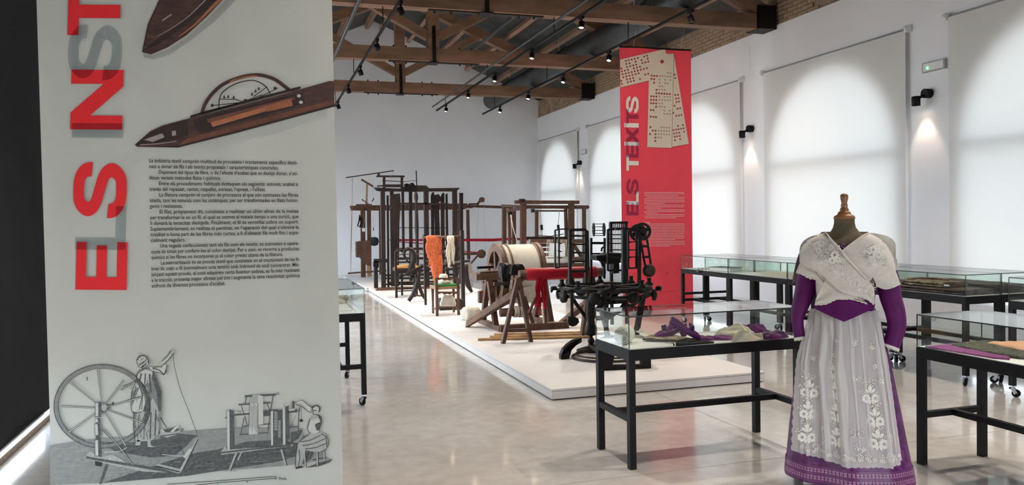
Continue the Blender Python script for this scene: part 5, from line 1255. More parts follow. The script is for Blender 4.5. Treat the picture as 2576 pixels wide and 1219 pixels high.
names = ['far end case of the long glass row, beside the red banner', 'second glass case of the long row from the red banner, with cream cloth', 'third glass case of the long row, behind the mannequin', 'near end glass case of the long row, holding the plaid blankets']
namesb = ['far end glass case of the rear rank, nearest the wall', 'second glass case of the rear rank along the wall', 'third glass case of the rear rank along the wall', 'near end glass case of the rear rank along the wall']
for k in range(4):
    case(6.205, 6.63, RY[k + 1] + .003, RY[k] - .003, .835, .205, True, names[k], RG, low_end=(k == 0))
    case(6.636, 7.07, RY[k + 1] + .003, RY[k] - .003, .835, .205, True, namesb[k], RG, low_end=(k == 0))
case(6.215, 6.65, 4.05, 5.39, .84, .205, True, 'glass case at the right edge in front of the plaid blankets', RG)

# ---------------------------------------------------------------- textiles inside
def heap(name, label, cat, c, sx, sy, h, rz, m, seed, lobes=.18, fold=9.0, grp=None):
    n = MB(); off = Vector((seed * 3.1, seed * 1.7, 0)); rows = []
    na, nr = 72, 22
    for i in range(nr):
        r = i / (nr - 1); row = []
        for j in range(na):
            a = 2 * PI * j / na
            R = 1 + lobes * noise.noise(Vector((math.cos(a) * 1.6, math.sin(a) * 1.6, 0)) + off)
            x, y = math.cos(a) * r * R, math.sin(a) * r * R
            q_ = noise.noise(Vector((x * 1.3, y * 1.3, 0)) + off)
            z = (1 - r ** 5) * (.66 + .38 * q_)
            z += .11 * (1 - r ** 8) * math.sin(fold * (x * .55 + y * 1.2) + 5 * noise.noise(Vector((x * 1.5, y * 1.5, 5)) + off))
            z += .07 * (1 - r ** 8) * math.sin(fold * 1.7 * (y * .7 - x * .5) + 6 * noise.noise(Vector((x, y, 9)) + off))
            z = max(z, 0) * h + .002
            p = Vector((x * sx, y * sy, z)); p.rotate(Matrix.Rotation(rz, 3, 'Z')); row.append(p + Vector(c))
        rows.append(row)
    n.grid(rows, closed=True); n.face([p for p in rows[-1]][::-1])
    return tag(n.build(name, m), label, cat, grp)
M['purple'] = mat('purple_silk', (0.095, 0.0025, 0.092), 0.6, var=0.2, scale=14, bump=0.15, bscale=30, spec=0.3)
M['purple_shoe'] = mat('purple_satin_shoe', (0.080, 0.002, 0.085), 0.45, var=0.12, scale=10, spec=0.35)
M['cream_cloth'] = mat('cream_cloth', (0.60, 0.55, 0.44), 0.9, var=0.10, scale=10, bump=0.4, bscale=40)
M['white_knit'] = mat('white_knit', (0.64, 0.61, 0.52), 0.95, var=0.10, scale=30, bump=0.6, bscale=80)
M['peach'] = mat('peach_cloth', (0.62, 0.33, 0.20), 0.85, var=0.06, scale=8)
M['lace_black'] = mat('black_patterned_shawl', (0.055, 0.055, 0.035), 0.85, var=0.9, scale=45)
M['magenta'] = mat('magenta_cloth', (0.20, 0.012, 0.155), 0.75, var=0.15, scale=10)
M['plaid'] = mat('plaid_brown', (0.085, 0.055, 0.045), 0.95, var=0.6, scale=16, stretch=(1, .25, 1), bump=0.4)
M['plaid2'] = mat('plaid_striped', (0.21, 0.15, 0.10), 0.95, var=0.85, scale=22, stretch=(.3, 1, 1), bump=0.4)
M['taupe'] = mat('taupe_roll', (0.19, 0.135, 0.085), 0.95, var=0.2, scale=12, bump=0.3)
M['taupe2'] = mat('ochre_roll', (0.29, 0.20, 0.10), 0.95, var=0.2, scale=12, bump=0.3)
M['grey_cloth'] = mat('grey_cloth', (0.13, 0.14, 0.16), 0.85, var=0.4, scale=12)
M['fan_leaf'] = mat('fan_leaf', (0.52, 0.43, 0.30), 0.6, var=0.75, scale=32)
# cream knitted roll
c = F(1566, 866, FT); R0 = .060; ax = Vector((.62, .78, 0)).normalized(); c = c + Vector((0, 0, R0 - .002))
t = thing('knitted_roll', 'cream knitted roll with trailing end in the front case', 'cloth roll', (c.x, c.y, FT))
MB().lathe(c - ax * .0, [(.01, .0), (.05, .0), (R0, .012), (R0 + .002, .06), (R0 - .002, .125), (.05, .14), (.01, .14)], 28, ax).build('roll', 'white_knit', t)
sp = [c - ax * .003 + (Vector((ax.y, -ax.x, 0)) * math.cos(a) + Vector((0, 0, 1)) * math.sin(a)) * (.012 + .044 * a / (6 * PI)) for a in [6 * PI * k / 60 for k in range(61)]]
MB().tube(sp, .0055, 6).build('spiral_edge', 'white_knit', t)
tl = MB(); rows = []
for i in range(15):
    u = i / 14; p = F(1592 + 92 * u, 846 + 14 * u, FT)
    rows.append([p + Vector((.01 * j, -.05 + .012 * j, .004 + max(0, .035 * (1 - u * 3.5)) + .020 * (1 - u * .7) * abs(noise.noise(Vector((u * 7, j * .5, 3)))))) for j in range(10)])
tl.grid(rows); tl.build('trailing_end', 'white_knit', t)
# satin shoes
def shoe(label, toe, heel, lift, roll=0):
    toe, heel = Vector(toe), Vector(heel); d = (toe - heel); L = d.length; d.normalize(); sd = d.cross(Vector((0, 0, 1))).normalized(); up = sd.cross(d)
    if roll:
        m3 = Matrix.Rotation(roll, 3, d); sd = m3 @ sd; up = m3 @ up
    t = thing('satin_shoe', label, 'shoe', tuple(heel), 'purple satin shoes in the front case')
    def P_(s, a, h): return heel + d * (s * L) + sd * a + up * h
    S = [(0, .020, .035, .085), (.06, .027, .032, .088), (.2, .030, .028, .078), (.38, .031, .016, .062), (.52, .034, .006, .054), (.68, .038, .002, .056), (.82, .036, .002, .048), (.93, .027, .004, .036), (1.0, .010, .008, .022)]
    rows = []
    for s_, w, b_, h in S:
        row = []
        for k in range(14):
            a = 2 * PI * k / 14; x = math.cos(a); z = math.sin(a)
            row.append(P_(s_, w * math.copysign(abs(x) ** .75, x), (b_ + h) / 2 + (h - b_) / 2 * math.copysign(abs(z) ** .7, z)))
        rows.append(row)
    u = MB().grid(rows, closed=True); u.face(rows[0][::-1]); u.face(rows[-1]); u.build('upper', 'purple_shoe', t)
    ins = MB(); ring = []
    for k in range(16):
        a = 2 * PI * k / 16; ring.append(P_(.27 + .21 * math.cos(a), .021 * math.sin(a), .082 - .012 * (.27 + .21 * math.cos(a)) * 2 + .004))
    ins.face(ring); ins.build('lining', mat('shoe_lining', (.035, .003, .04), .8), t)
    hl = MB(); hl.add([P_(.0, -.018, .035), P_(.0, .018, .035), P_(.17, .020, .03), P_(.17, -.020, .03), P_(.02, -.014, -.012), P_(.02, .014, -.012), P_(.11, .014, -.012), P_(.11, -.014, -.012)], [(0, 1, 2, 3), (7, 6, 5, 4), (0, 4, 5, 1), (1, 5, 6, 2), (2, 6, 7, 3), (3, 7, 4, 0)]); hl.build('heel', 'purple_shoe', t)
    bw = MB()
    for s_ in (-1, 1):
        bw.tube([P_(.60, 0, .062), P_(.58, s_ * .022, .078), P_(.62, s_ * .042, .070), P_(.66, s_ * .026, .060), P_(.62, 0, .062)], [.005, .011, .012, .010, .005], 8)
    bw.tube([P_(.58, 0, .066), P_(.66, 0, .064)], .010, 8); bw.build('bow', 'purple_shoe', t)
    return t
shoe('purple satin shoe propped on the other, sole raised', F(1762, 858, FT) + Vector((0, 0, .004)), F(1682, 862, FT) + Vector((0.02, .05, .095)), 0)
shoe('purple satin shoe underneath, toe pointing left', F(1652, 856, FT) + Vector((0, .03, .004)), F(1738, 850, FT) + Vector((0, .07, .018)), 0)
# folding fan
pv = F(1806, 868, FT) + Vector((.01, .07, .006)); e0 = F(1622, 861, FT) + Vector((.01, .05, 0)); e1 = F(1690, 846, FT)
t = thing('hand_fan', 'half-open painted hand fan lying along the front glass', 'fan', tuple(pv))
RF = (e0 - pv).length; a0 = math.atan2(e0.y - pv.y, e0.x - pv.x); a1 = a0 - .62
a0 += .0
lf = MB(); N_ = 22; r0, r1 = [], []
for k in range(N_ + 1):
    a = a0 + (a1 - a0) * k / N_; zz = .004 if k % 2 else .022
    r0.append(pv + Vector((math.cos(a) * RF * .5, math.sin(a) * RF * .5, zz * .5))); r1.append(pv + Vector((math.cos(a) * RF * .98, math.sin(a) * RF * .98, zz)))
lf.grid([r0, r1], smooth=False); lf.build('fan_leaf', 'fan_leaf', t)
for k in range(1, N_, 3):
    a = a0 + (a1 - a0) * k / N_; MB().bar(pv + Vector((0, 0, .004)), pv + Vector((math.cos(a) * RF * .6, math.sin(a) * RF * .6, .006)), .008, .003).build('fan_stick', 'wood_dark', t)
for a in (a0, a1): MB().bar(pv + Vector((0, 0, .004)), pv + Vector((math.cos(a) * RF, math.sin(a) * RF, .008)), .014, .008).build('guard_stick', 'wood_dark', t)
# closed fan / black roll in front
p, q = F(1704, 871, FT + .014) + Vector((.02, .085, 0)), F(1806, 866, FT + .014) + Vector((.02, .085, 0))
t = thing('closed_fan', 'slim black closed fan with cream band beside the open fan', 'fan', tuple(p))
MB().tube([p, p.lerp(q, .12), p.lerp(q, .5), q], [.010, .013, .010, .005], 10).build('stick_bundle', 'black_metal', t)
MB().ring(p.lerp(q, .02), .0145, .011, .008, tuple(q - p), 16).build('cream_band', 'cream_cloth', t)
heap('cream_cloth', 'cream gathered cloth lying between purple silks in the front case', 'cloth', F(1858, 848, FT) + Vector((0, .05, 0)), .155, .10, .085, -.15, 'cream_cloth', 3)
heap('cream_cloth', 'cream cloth bundle nearest the glass in the front case', 'cloth', F(1886, 858, FT) + Vector((.01, .045, 0)), .125, .055, .070, .05, 'cream_cloth', 8)
heap('purple_silk', 'purple silk scarf trailing under the cream cloth', 'cloth', F(1808, 856, FT) + Vector((0, .06, 0)), .16, .07, .030, -.25, 'purple', 5)
heap('purple_silk', 'crumpled purple silk at the right end of the front case', 'cloth', F(1952, 850, FT) + Vector((-.01, .03, 0)), .125, .075, .06, .2, 'purple', 12)
heap('purple_silk', 'purple silk bundle at the back of the front case', 'cloth', F(1885, 838, FT) + Vector((.02, .0, 0)), .13, .06, .075, 0, 'purple', 15)
# right edge case
RT = .759
def flat(name, label, pts, h, m, cat='cloth', rag=0.0):
    n = MB(); c = [Vector(p) for p in pts]; n2 = []
    for i in range(len(c)):
        a, b_ = c[i], c[(i + 1) % len(c)]
        for k in range(8): n2.append(a.lerp(b_, k / 8) + Vector((random.uniform(-rag, rag), random.uniform(-rag, rag), 0)))
    g = sum(n2, Vector()) / len(n2); rows = [[g.lerp(p, r) + Vector((0, 0, h * (1 - .3 * r ** 3) * (.8 + .5 * noise.noise(p * 9 * r)))) for p in n2] for r in (.05, .35, .65, .9, 1.0)] + [[p + Vector((0, 0, .001)) for p in n2]]
    n.grid(rows, closed=True); n.face(rows[0]); return tag(n.build(name, m), label, cat)
random.seed(2)
flat('magenta_cloth', 'flat magenta cloth at the left of the right edge case', [F(2327, 873, RT), F(2468, 858, RT), F(2545, 878, RT), F(2540, 905, RT), F(2500, 902, RT)], .012, 'magenta', rag=.002)
flat('patterned_shawl', 'dark patterned shawl lying on the magenta cloth', [F(2393, 872, RT), F(2480, 860, RT), F(2600, 868, RT), F(2640, 905, RT), F(2560, 903, RT), F(2480, 888, RT)], .026, 'lace_black', rag=.004)
flat('peach_cloth', 'smooth peach cloth on the patterned shawl', [F(2480, 872, RT), F(2560, 865, RT), F(2680, 880, RT), F(2700, 905, RT), F(2590, 893, RT)], .046, 'peach', rag=.001)
# long row
ZR = .839
def ZR_(px, py): return F(px, py, ZR)
tag(MB().grid([[A(1752 + i * 3, 685 - (i % 3) * 2.5 - j * 2, 10.5 + j * .06) for i in range(12)] for j in range(4)]).build('dark_ribbon', 'grey_cloth'), 'dark ribbon strip lying in the far end case', 'ribbon')
def book(label, c, sx, sy, h, rz, m):
    t = thing('sample_book', label, 'book', tuple(c))
    def R4(x, y, z): v = Vector((x, y, z)); v.rotate(Matrix.Rotation(rz, 3, 'Z')); return v + Vector(c)
    for z0, z1, k, nm, mm in ((0, .006, 1, 'cover', m), (.006, h - .006, .96, 'pages', 'panel_white'), (h - .006, h, 1, 'cover', m)):
        b_ = MB(); b_.add([R4(x * sx * k, y * sy * k, z) for z in (z0, z1) for y in (-1, 1) for x in (-1, 1)], [(0, 2, 3, 1), (4, 5, 7, 6), (0, 1, 5, 4), (2, 6, 7, 3), (0, 4, 6, 2), (1, 3, 7, 5)]); b_.build(nm, mm, t)
book('thick grey fabric sample book in the far end case', (6.40, 10.15, ZR), .13, .20, .06, .25, 'grey_cloth')
heap('cream_cloth', 'cream wool cloth spread in the second row case', 'cloth', (6.40, 8.95, ZR), .12, .42, .06, 0, 'cream_cloth', 21)
heap('cream_cloth', 'low cream cloth beside the brown rolls in the row', 'cloth', (6.32, 8.1, ZR), .09, .28, .03, 0, 'cream_cloth', 22)
for x, y, z, r, m, lb in ((6.38, 7.95, ZR + .045, .045, 'taupe2', 'ochre fabric roll lying at the bottom behind the mannequin shoulder'), (6.45, 7.9, ZR + .13, .042, 'taupe', 'brown fabric roll lying on top of the ochre roll')):
    tag(MB().lathe((x, y - .3, z), [(.01, 0), (r * .9, 0), (r, .02), (r, .55), (r * .9, .57), (.01, .57)], 18, (.12, 1, 0)).build('fabric_roll', m), lb, 'fabric roll', 'fabric rolls in the row')
def folded(name, label, x0, x1, y0, y1, z0, h, n, m, seed=1):
    f = MB(); random.seed(seed); t = thing(name, label, 'blanket', ((x0 + x1) / 2, (y0 + y1) / 2, z0))
    for k in range(n):
        a, b_ = z0 + h * k / n, z0 + h * (k + 1) / n - .001; zc, rr = (a + b_) / 2, (b_ - a) / 2
        dx, dy = random.uniform(-.012, .012), random.uniform(-.015, .015); L = MB(); rows = []
        for i in range(15):
            u = i / 14; y = y0 + dy + (y1 - y0) * u; row = []
            for j in range(16):
                s_ = 2 * PI * j / 16; c_, q_ = math.cos(s_), math.sin(s_)
                row.append(Vector(((x0 + x1) / 2 + dx + ((x1 - x0) / 2) * math.copysign(abs(c_) ** .25, c_), y, zc + rr * math.copysign(abs(q_) ** .6, q_) + .004 * noise.noise(Vector((c_ * 2, u * 8, k + seed))))))
            rows.append(row)
        L.grid(rows, closed=True); L.face(rows[0]); L.face(rows[-1][::-1]); L.build('fold_layer', m, t)
    return t
folded('plaid_blanket', 'dark brown plaid blanket, folded at the bottom of the near row case', 6.24, 6.60, 5.88, 6.75, ZR, .055, 2, 'plaid', 3)
folded('plaid_blanket', 'striped plaid blanket lying on the dark brown one', 6.26, 6.58, 6.15, 6.70, ZR + .057, .05, 2, 'plaid2', 4)
folded('plaid_blanket', 'brown plaid blanket folded in the near rear case', 6.67, 7.03, 5.90, 6.8, ZR, .085, 3, 'plaid', 5)
t = tag(MB().tube(cat_rom([(6.30, 6.62, ZR + .115), (6.34, 6.5, ZR + .125), (6.42, 6.36, ZR + .125), (6.50, 6.30, ZR + .118), (6.52, 6.40, ZR + .114), (6.46, 6.52, ZR + .114)], 6), .012, 8).build('fringe_cord', 'plaid2'), 'looped striped shawl fringe on top of the plaid blankets', 'fringe')
heap('cream_cloth', 'pale cloth folded at the far side of the near row case', 'cloth', (6.38, 7.0, ZR), .11, .10, .04, 0, 'cream_cloth', 25)
MBt = MB().bb(6.265, 6.27, 6.07, 6.13, ZR + .075, ZR + .09)
tag(MBt.build('paper_tag', 'white'), 'small white paper tag on the plaid blanket', 'tag')
heap('green_cloth', 'pale green cloth in the case at the right edge', 'cloth', (6.42, 4.9, .844), .15, .35, .06, 0, mat('pale_green_cloth', (.30, .36, .20), .9, var=.2, scale=8), 31)
folded('brown_blanket', 'brown blanket behind the green cloth at the right edge', 6.46, 6.63, 4.5, 5.3, .844, .10, 2, 'plaid', 8)
# left case contents
LT = .824
heap('cream_cloth', 'cream woven sample at the far end of the left case', 'cloth', (.70, 8.2, LT), .11, .16, .05, .3, 'cream_cloth', 41)
tag(MB().lathe((.62, 8.4, LT + .03), [(.01, 0), (.028, .0), (.030, .02), (.030, .22), (.01, .24)], 14, (1, -.2, 0)).build('fabric_roll', 'white_knit'), 'pale rolled sample in the left case', 'fabric roll')
tag(MB().bb(.5, .78, 7.35, 7.7, LT, LT + .004).build('sample_sheet', 'panel_white'), 'flat pale sample sheet in the left case', 'sheet')
# ================================================================== DRESSED MANNEQUIN
MBASE = Vector((3.28, 3.91, 0)); EF = Vector((-3.28, -3.91, 0)).normalized(); ER = Vector((-EF.y, EF.x, 0))
def Lq(x, y, d=0.0):                      # picture point -> (sideways, height) on the mannequin's own plane
    r = ray(x, y); p0 = MBASE + EF * d; s = (p0 - CAM).dot(EF) / r.dot(EF); p = CAM + r * s
    return (p - MBASE).dot(ER), p.z
def MP(a, d, z): return MBASE + ER * a + EF * d + Vector((0, 0, z))
M['bust'] = mat('bust_linen', (0.115, 0.085, 0.048), 0.85, var=0.15, scale=30, bump=0.1)
M['shawl'] = mat('shawl_white_muslin', (0.66, 0.61, 0.55), 0.9, var=0.05, scale=30, bump=0.15, bscale=120)
M['apron'] = sheer('apron_sheer_muslin', (0.84, 0.80, 0.77), 0.54)
M['lace'] = mat('lace_white', (0.74, 0.69, 0.62), 0.9)
M['lace_sheer'] = sheer('lace_border_sheer', (.78, .74, .70), .68)
M['embroid'] = mat('embroidery_white', (0.80, 0.76, 0.70), 0.8)
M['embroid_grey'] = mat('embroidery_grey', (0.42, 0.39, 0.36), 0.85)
# damask skirt
m, nt, b, out = new_mat('purple_damask')
tc = nt.nodes.new('ShaderNodeTexCoord'); vo = nt.nodes.new('ShaderNodeTexNoise'); vo.inputs['Scale'].default_value = 16; vo.inputs['Detail'].default_value = 5; vo.inputs['Distortion'].default_value = 1.6
nt.links.new(tc.outputs['Object'], vo.inputs['Vector'])
cr = nt.nodes.new('ShaderNodeValToRGB'); cr.color_ramp.elements[0].position = .46; cr.color_ramp.elements[0].color = (.070, .002, .072, 1); cr.color_ramp.elements[1].position = .60; cr.color_ramp.elements[1].color = (.17, .022, .17, 1)
nt.links.new(vo.outputs[0], cr.inputs[0]); nt.links.new(cr.outputs[0], b.inputs['Base Color']); b.inputs['Roughness'].default_value = .42
M['damask'] = m
M['hem'] = mat('hem_band_pink', (0.15, 0.022, 0.135), 0.4, var=0.2, scale=30)
M['hem_motif'] = mat('hem_motif_silver', (0.50, 0.27, 0.40), 0.35, var=0.25, scale=30)
t = thing('dressed_mannequin', 'headless mannequin in purple gown, white embroidered shawl and apron', 'mannequin', tuple(MBASE))
def lathe_px(prof, xc, name, m, d=0.0, n=24):
    a0_, _ = Lq(xc, 540); k = mpp(MP(a0_, 0, 1.5))
    pr = [(max(r * k, .0005), Lq(xc, y)[1]) for r, y in prof]
    c = MP(a0_, d, 0); return MB().lathe(c, pr[::-1], n).build(name, m, t)
lathe_px([(0, 486), (5, 486.5), (9, 490), (10, 497), (8, 505), (6.8, 511), (8, 514.5), (9, 517), (7.4, 519.5), (9.5, 524), (10.8, 527), (10.8, 530), (5, 531)], 2124, 'finial', 'wood_turned')
lathe_px([(7, 530), (14, 532), (15, 535), (17, 539), (24, 543), (26, 547), (26, 550)], 2124, 'neck_cap', 'wood_turned')
def section(y, xc, hw, dep, z=None, n=36, dd=0.0):
    a_, z_ = Lq(xc, y); al, _ = Lq(xc - hw, y); h = a_ - al
    return [MP(a_ + h * math.cos(2 * PI * k / n), dd + h * dep * math.sin(2 * PI * k / n), z_) for k in range(n)]
rows = [section(y, xc, hw, dp, dd=dd) for y, xc, hw, dp, dd in ((549, 2124, 26, 1.0, 0), (560, 2124, 26, 1.0, 0), (572, 2124, 29, .98, 0), (584, 2125, 37, .92, 0), (594, 2125, 56, .72, .0), (604, 2125, 76, .62, .01), (620, 2126, 88, .60, .02), (650, 2126, 86, .64, .02), (690, 2126, 78, .70, .015))]
MB().grid(rows[::-1], closed=True).build('bust', 'bust', t)
rows = [section(y, xc, hw, dp, dd=dd) for y, xc, hw, dp, dd in ((612, 2126, 89, .615, .02), (650, 2126, 89, .66, .022), (690, 2126, 82, .72, .02), (730, 2125, 76, .72, .01), (764, 2125, 73, .68, 0), (776, 2125, 72, .62, 0))]
MB().grid(rows[::-1], closed=True).build('bodice', 'purple', t)
# skirt profile: y, left x, right x
SK = [(770, 2050, 2201), (790, 2040, 2212), (830, 2024, 2224), (880, 2011, 2236), (940, 2001, 2250), (1000, 1993, 2263), (1060, 1986, 2276), (1120, 1980, 2289), (1155, 1976.5, 2297), (1183, 1974, 2303)]
def sk_at(y):
    for (y0, l0, r0), (y1, l1, r1) in zip(SK, SK[1:]):
        if y <= y1: u = (y - y0) / (y1 - y0); return l0 + (l1 - l0) * u, r0 + (r1 - r0) * u
    return SK[-1][1:]
def skirt_pt(y, ph, off=0.0, fold=1.0, nf=9, phs=0.4):
    l, r = sk_at(y); (al, z), (ar, _) = Lq(l, y), Lq(r, y)
    c, h = (al + ar) / 2, (ar - al) / 2
    g = smoothstep(770, 1150, y)
    k = 1 + fold * (.012 + .045 * g) * (math.sin(nf * ph + phs) * .6 + math.sin(5 * ph + 1.1) * .5) * abs(math.sin(ph)) ** .5
    return MP(c + (h + off) * math.cos(ph) * (1 + (k - 1) * .4), (h * (.77 - .11 * g) + off) * math.sin(ph) * k, z)
NS = 96
ysk = [770, 790, 820, 860, 910, 960, 1010, 1060, 1105, 1140, 1166, 1183]
MB().grid([[skirt_pt(y, 2 * PI * k / NS) for k in range(NS)] for y in ysk][::-1], closed=True).build('skirt', 'damask', t)
hb = MB().grid([[skirt_pt(y, 2 * PI * k / NS, .004) for k in range(NS)] for y in (1140, 1153, 1166, 1178)][::-1], closed=True)
hem = hb.build('hem_band', 'hem', t)
mo = MB()
for k in range(104):
    ph = 2 * PI * (k + .5) / 104
    if math.sin(ph) < -.3: continue
    for row_y, hh in ((1150, 7.5), (1167, 7.5)):
        e = .0285; p = skirt_pt(row_y, ph, .0065); pl_ = skirt_pt(row_y, ph - e, .0065); pr2 = skirt_pt(row_y, ph + e, .0065); up_ = skirt_pt(row_y - hh, ph, .0065); dn = skirt_pt(row_y + hh, ph, .0065)
        c_ = p
        for q in (pl_, up_, pr2, dn):
            v = q - c_; w_ = (pl_ - pr2).cross(v).normalized() if False else None
        for a_, b2 in ((pl_, up_), (up_, pr2), (pr2, dn), (dn, pl_)):
            tip = (a_ + b2) / 2; mo.face([c_.lerp(a_, .25), c_.lerp(tip, .98).lerp(a_, .35), c_.lerp(tip, 1.25), c_.lerp(tip, .98).lerp(b2, .35), c_.lerp(b2, .25)])
mo_ = mo.build('hem_motif', 'hem_motif', hem); mo_['kind'] = 'stuff'
# apron over the skirt front
def apron_pt(y, u, off=.012):
    # u 0 (left edge) .. 1 (right edge)
    lx = 2046 - (y - 775) * .16 + max(0, y - 1000) * .13; rx = 2202 + (y - 775) * .165 - max(0, y - 1000) * .02
    if y < 900: lx = 2044 - (y - 775) * .20; rx = 2202 + (y - 775) * .19
    else: lx = 2019 - (y - 900) * .012; rx = 2225.7 + (y - 900) * .15
    l, r = sk_at(y); c, h = (l + r) / 2, (r - l) / 2
    cl, crr = max(-.995, min(.995, (lx - c) / h)), max(-.995, min(.995, (rx - c) / h))
    p0, p1 = math.acos(cl), math.acos(crr)
    ph = p0 + (p1 - p0) * u
    g = smoothstep(775, 860, y)
    f = .010 * (math.sin(u * 40) * (1 - .6 * g)) + .030 * g * (math.exp(-((u - .31) / .022) ** 2) + math.exp(-((u - .47) / .035) ** 2) + .8 * math.exp(-((u - .86) / .03) ** 2) + .7 * math.exp(-((u - .14) / .02) ** 2))
    return skirt_pt(y, ph, off + f), ph
NU = 110
ya = [774, 785, 800, 830, 870, 910, 950, 990, 1030, 1066, 1090, 1106, 1116, 1123]
rows = []
for i, y in enumerate(ya):
    row = []
    for k in range(NU + 1):
        u = k / NU; yy = y
        if y > 1091:
            drop = -8 + 14 * smoothstep(.1, .55, u) - 4 * smoothstep(.8, 1, u)
            yy = y + drop * (y - 1091) / 32 + (2.2 * abs(math.sin(u * 60)) if i == len(ya) - 1 else 0)
        row.append(apron_pt(yy, u)[0])
    rows.append(row)
apron = MB().grid(rows).build('apron', 'apron', t)
# gathered pleats: the muslin lies double there
for uc, hw_, y0_ in ((.07, .02, 800), (.145, .018, 790), (.31, .032, 784), (.40, .012, 784), (.475, .042, 784), (.60, .014, 784), (.70, .014, 784), (.86, .026, 790), (.95, .02, 800)):
    rr = []
    for i in range(16):
        y = y0_ + (1117 - y0_) * i / 15; wv = hw_ * (1 + .35 * math.sin(i * .6 + uc * 20)) * (1 if uc in (.31, .475, .86, .07, .145) or i < 8 else max(.15, 1 - (i - 8) / 7))
        rr.append([apron_pt(y, uc - wv + 2 * wv * j / 8, .017)[0] for j in range(9)])
    MB().grid(rr).build('pleat', 'apron', apron)
# scalloped side border of the apron
for side in (0.0, 1.0):
    sb = MB(); r0, r1 = [], []
    for k in range(81):
        y = 790 + (1117 - 790) * k / 80; p, ph = apron_pt(y, side); q = skirt_pt(y, ph + (.19 if side == 0 else -.04) * min(1, k / 25) * (.8 + .25 * abs(math.sin(k * .62))), .016)
        r0.append(p); r1.append(q)
    sb.grid([r0, r1]); sb.build('lace_border', 'lace_sheer', apron)
# embroidery: raised stitched flowers
em = MB()
def tang(y, u, off=.020):
    p = apron_pt(y, u, off)[0]; a_ = apron_pt(y, min(1, u + .01), off)[0] - apron_pt(y, max(0, u - .01), off)[0]; b_ = apron_pt(y - 3, u, off)[0] - apron_pt(y + 3, u, off)[0]
    return p, a_.normalized(), b_.normalized()
def petal(mb, p, eu, ev, ang, L, w, base=0.0):
    d = eu * math.cos(ang) + ev * math.sin(ang); s_ = -eu * math.sin(ang) + ev * math.cos(ang); n = eu.cross(ev)
    b_ = p + d * base; h = n * min(.0035, w * .35)
    mb.add([b_, b_ + d * L * .35 + s_ * w * .8, b_ + d * L * .72 + s_ * w, b_ + d * L, b_ + d * L * .72 - s_ * w, b_ + d * L * .35 - s_ * w * .8, b_ + d * L * .55 + h], [(0, 1, 6), (1, 2, 6), (2, 3, 6), (3, 4, 6), (4, 5, 6), (5, 0, 6)], True)
def flower(mb, p, eu, ev, r, n=7):
    for k in range(n): petal(mb, p, eu, ev, 2 * PI * k / n, r, r * .42, r * .25)
def spray(mb, p, eu, ev, ang, L, n=7, w=.003):
    d = eu * math.cos(ang) + ev * math.sin(ang)
    for k in range(n):
        q = p + d * (L * (k + 1) / n) + (eu * random.uniform(-1, 1) + ev * random.uniform(-1, 1)) * L * .08
        petal(mb, q, eu, ev, ang + (.9 if k % 2 else -.9), .012, w)
random.seed(21)
def bouquet(y, u, s=1.0):
    p, eu, ev = tang(y, u)
    petal(em, p, eu, ev, PI / 2, .050 * s, .012 * s, .004)
    for k in (-1, 1):
        flower(em, p + eu * k * .026 * s - ev * .022 * s, eu, ev, .022 * s); petal(em, p, eu, ev, PI / 2 + k * .7, .036 * s, .008 * s, .008)
        spray(em, p + ev * .03 * s, eu, ev, PI / 2 + k * .55, .055 * s); spray(em, p, eu, ev, PI / 2 + k * 1.25, .055 * s, 6); petal(em, p - ev * .03 * s, eu, ev, -PI / 2 + k * .5, .03 * s, .006 * s)
    spray(em, p + ev * .045 * s, eu, ev, PI / 2, .04 * s, 5)
for y, u, s in ((960, .17, 1), (1010, .16, 1), (1064, .15, 1.05), (915, .42, .8), (958, .42, 1), (1008, .415, 1), (1064, .41, 1.05), (964, .74, 1), (1016, .76, 1), (1066, .77, 1.1)): bouquet(y, u, s)
for y, u in ((850, .12), (895, .22), (850, .43), (852, .60), (862, .82), (905, .78), (930, .10), (935, .62), (940, .85), (1090, .28), (1092, .57), (1095, .60), (880, .40)):
    p, eu, ev = tang(y, u); spray(em, p, eu, ev, random.uniform(.6, 2.4), .03, 5); spray(em, p, eu, ev, random.uniform(.2, 2.8), .025, 4, .004)
for k in range(44):
    u = .05 + .92 * k / 43; y = 1101 + 10 * smoothstep(.1, .55, u) - 4 * smoothstep(.8, 1, u); p, eu, ev = tang(y + random.uniform(-4, 4), u)
    (flower(em, p, eu, ev, .009, 5) if k % 3 else spray(em, p, eu, ev, random.uniform(.3, 2.8), .035, 6))
for y, u, sg in ((1050, .30, 1), (1050, .54, -1), (1053, .62, 1), (1062, .90, -1)):
    p, eu, ev = tang(y, u); pts = [p + (eu * math.cos(a_) * sg + ev * math.sin(a_)) * (.010 + .009 * a_ / 3) for a_ in [k * .35 for k in range(16)]]; em.tube(pts, .0022, 5)
o = em.build('embroidery', 'embroid', apron); o['kind'] = 'stuff'
# peaked waist of the bodice over the apron
rows = []
for i in range(7):
    v = i / 6; row = []
    for k in range(33):
        w_ = -1 + 2 * k / 32; hw = 79 - 2 * v; x = 2123 + w_ * hw; y0 = 752 + 12 * abs(w_) ** 1.5; y1 = 772 + 37 * (1 - abs(w_)) ** .85
        y = y0 + (y1 - y0) * v; d = .105 * math.sqrt(max(0, 1 - w_ * w_)) * 1.22 + .042 + .034 * v
        a_, z_ = Lq(x, y, d); row.append(MP(a_, d, z_))
    rows.append(row)
MB().grid(rows).build('peaked_waist', 'purple', t)
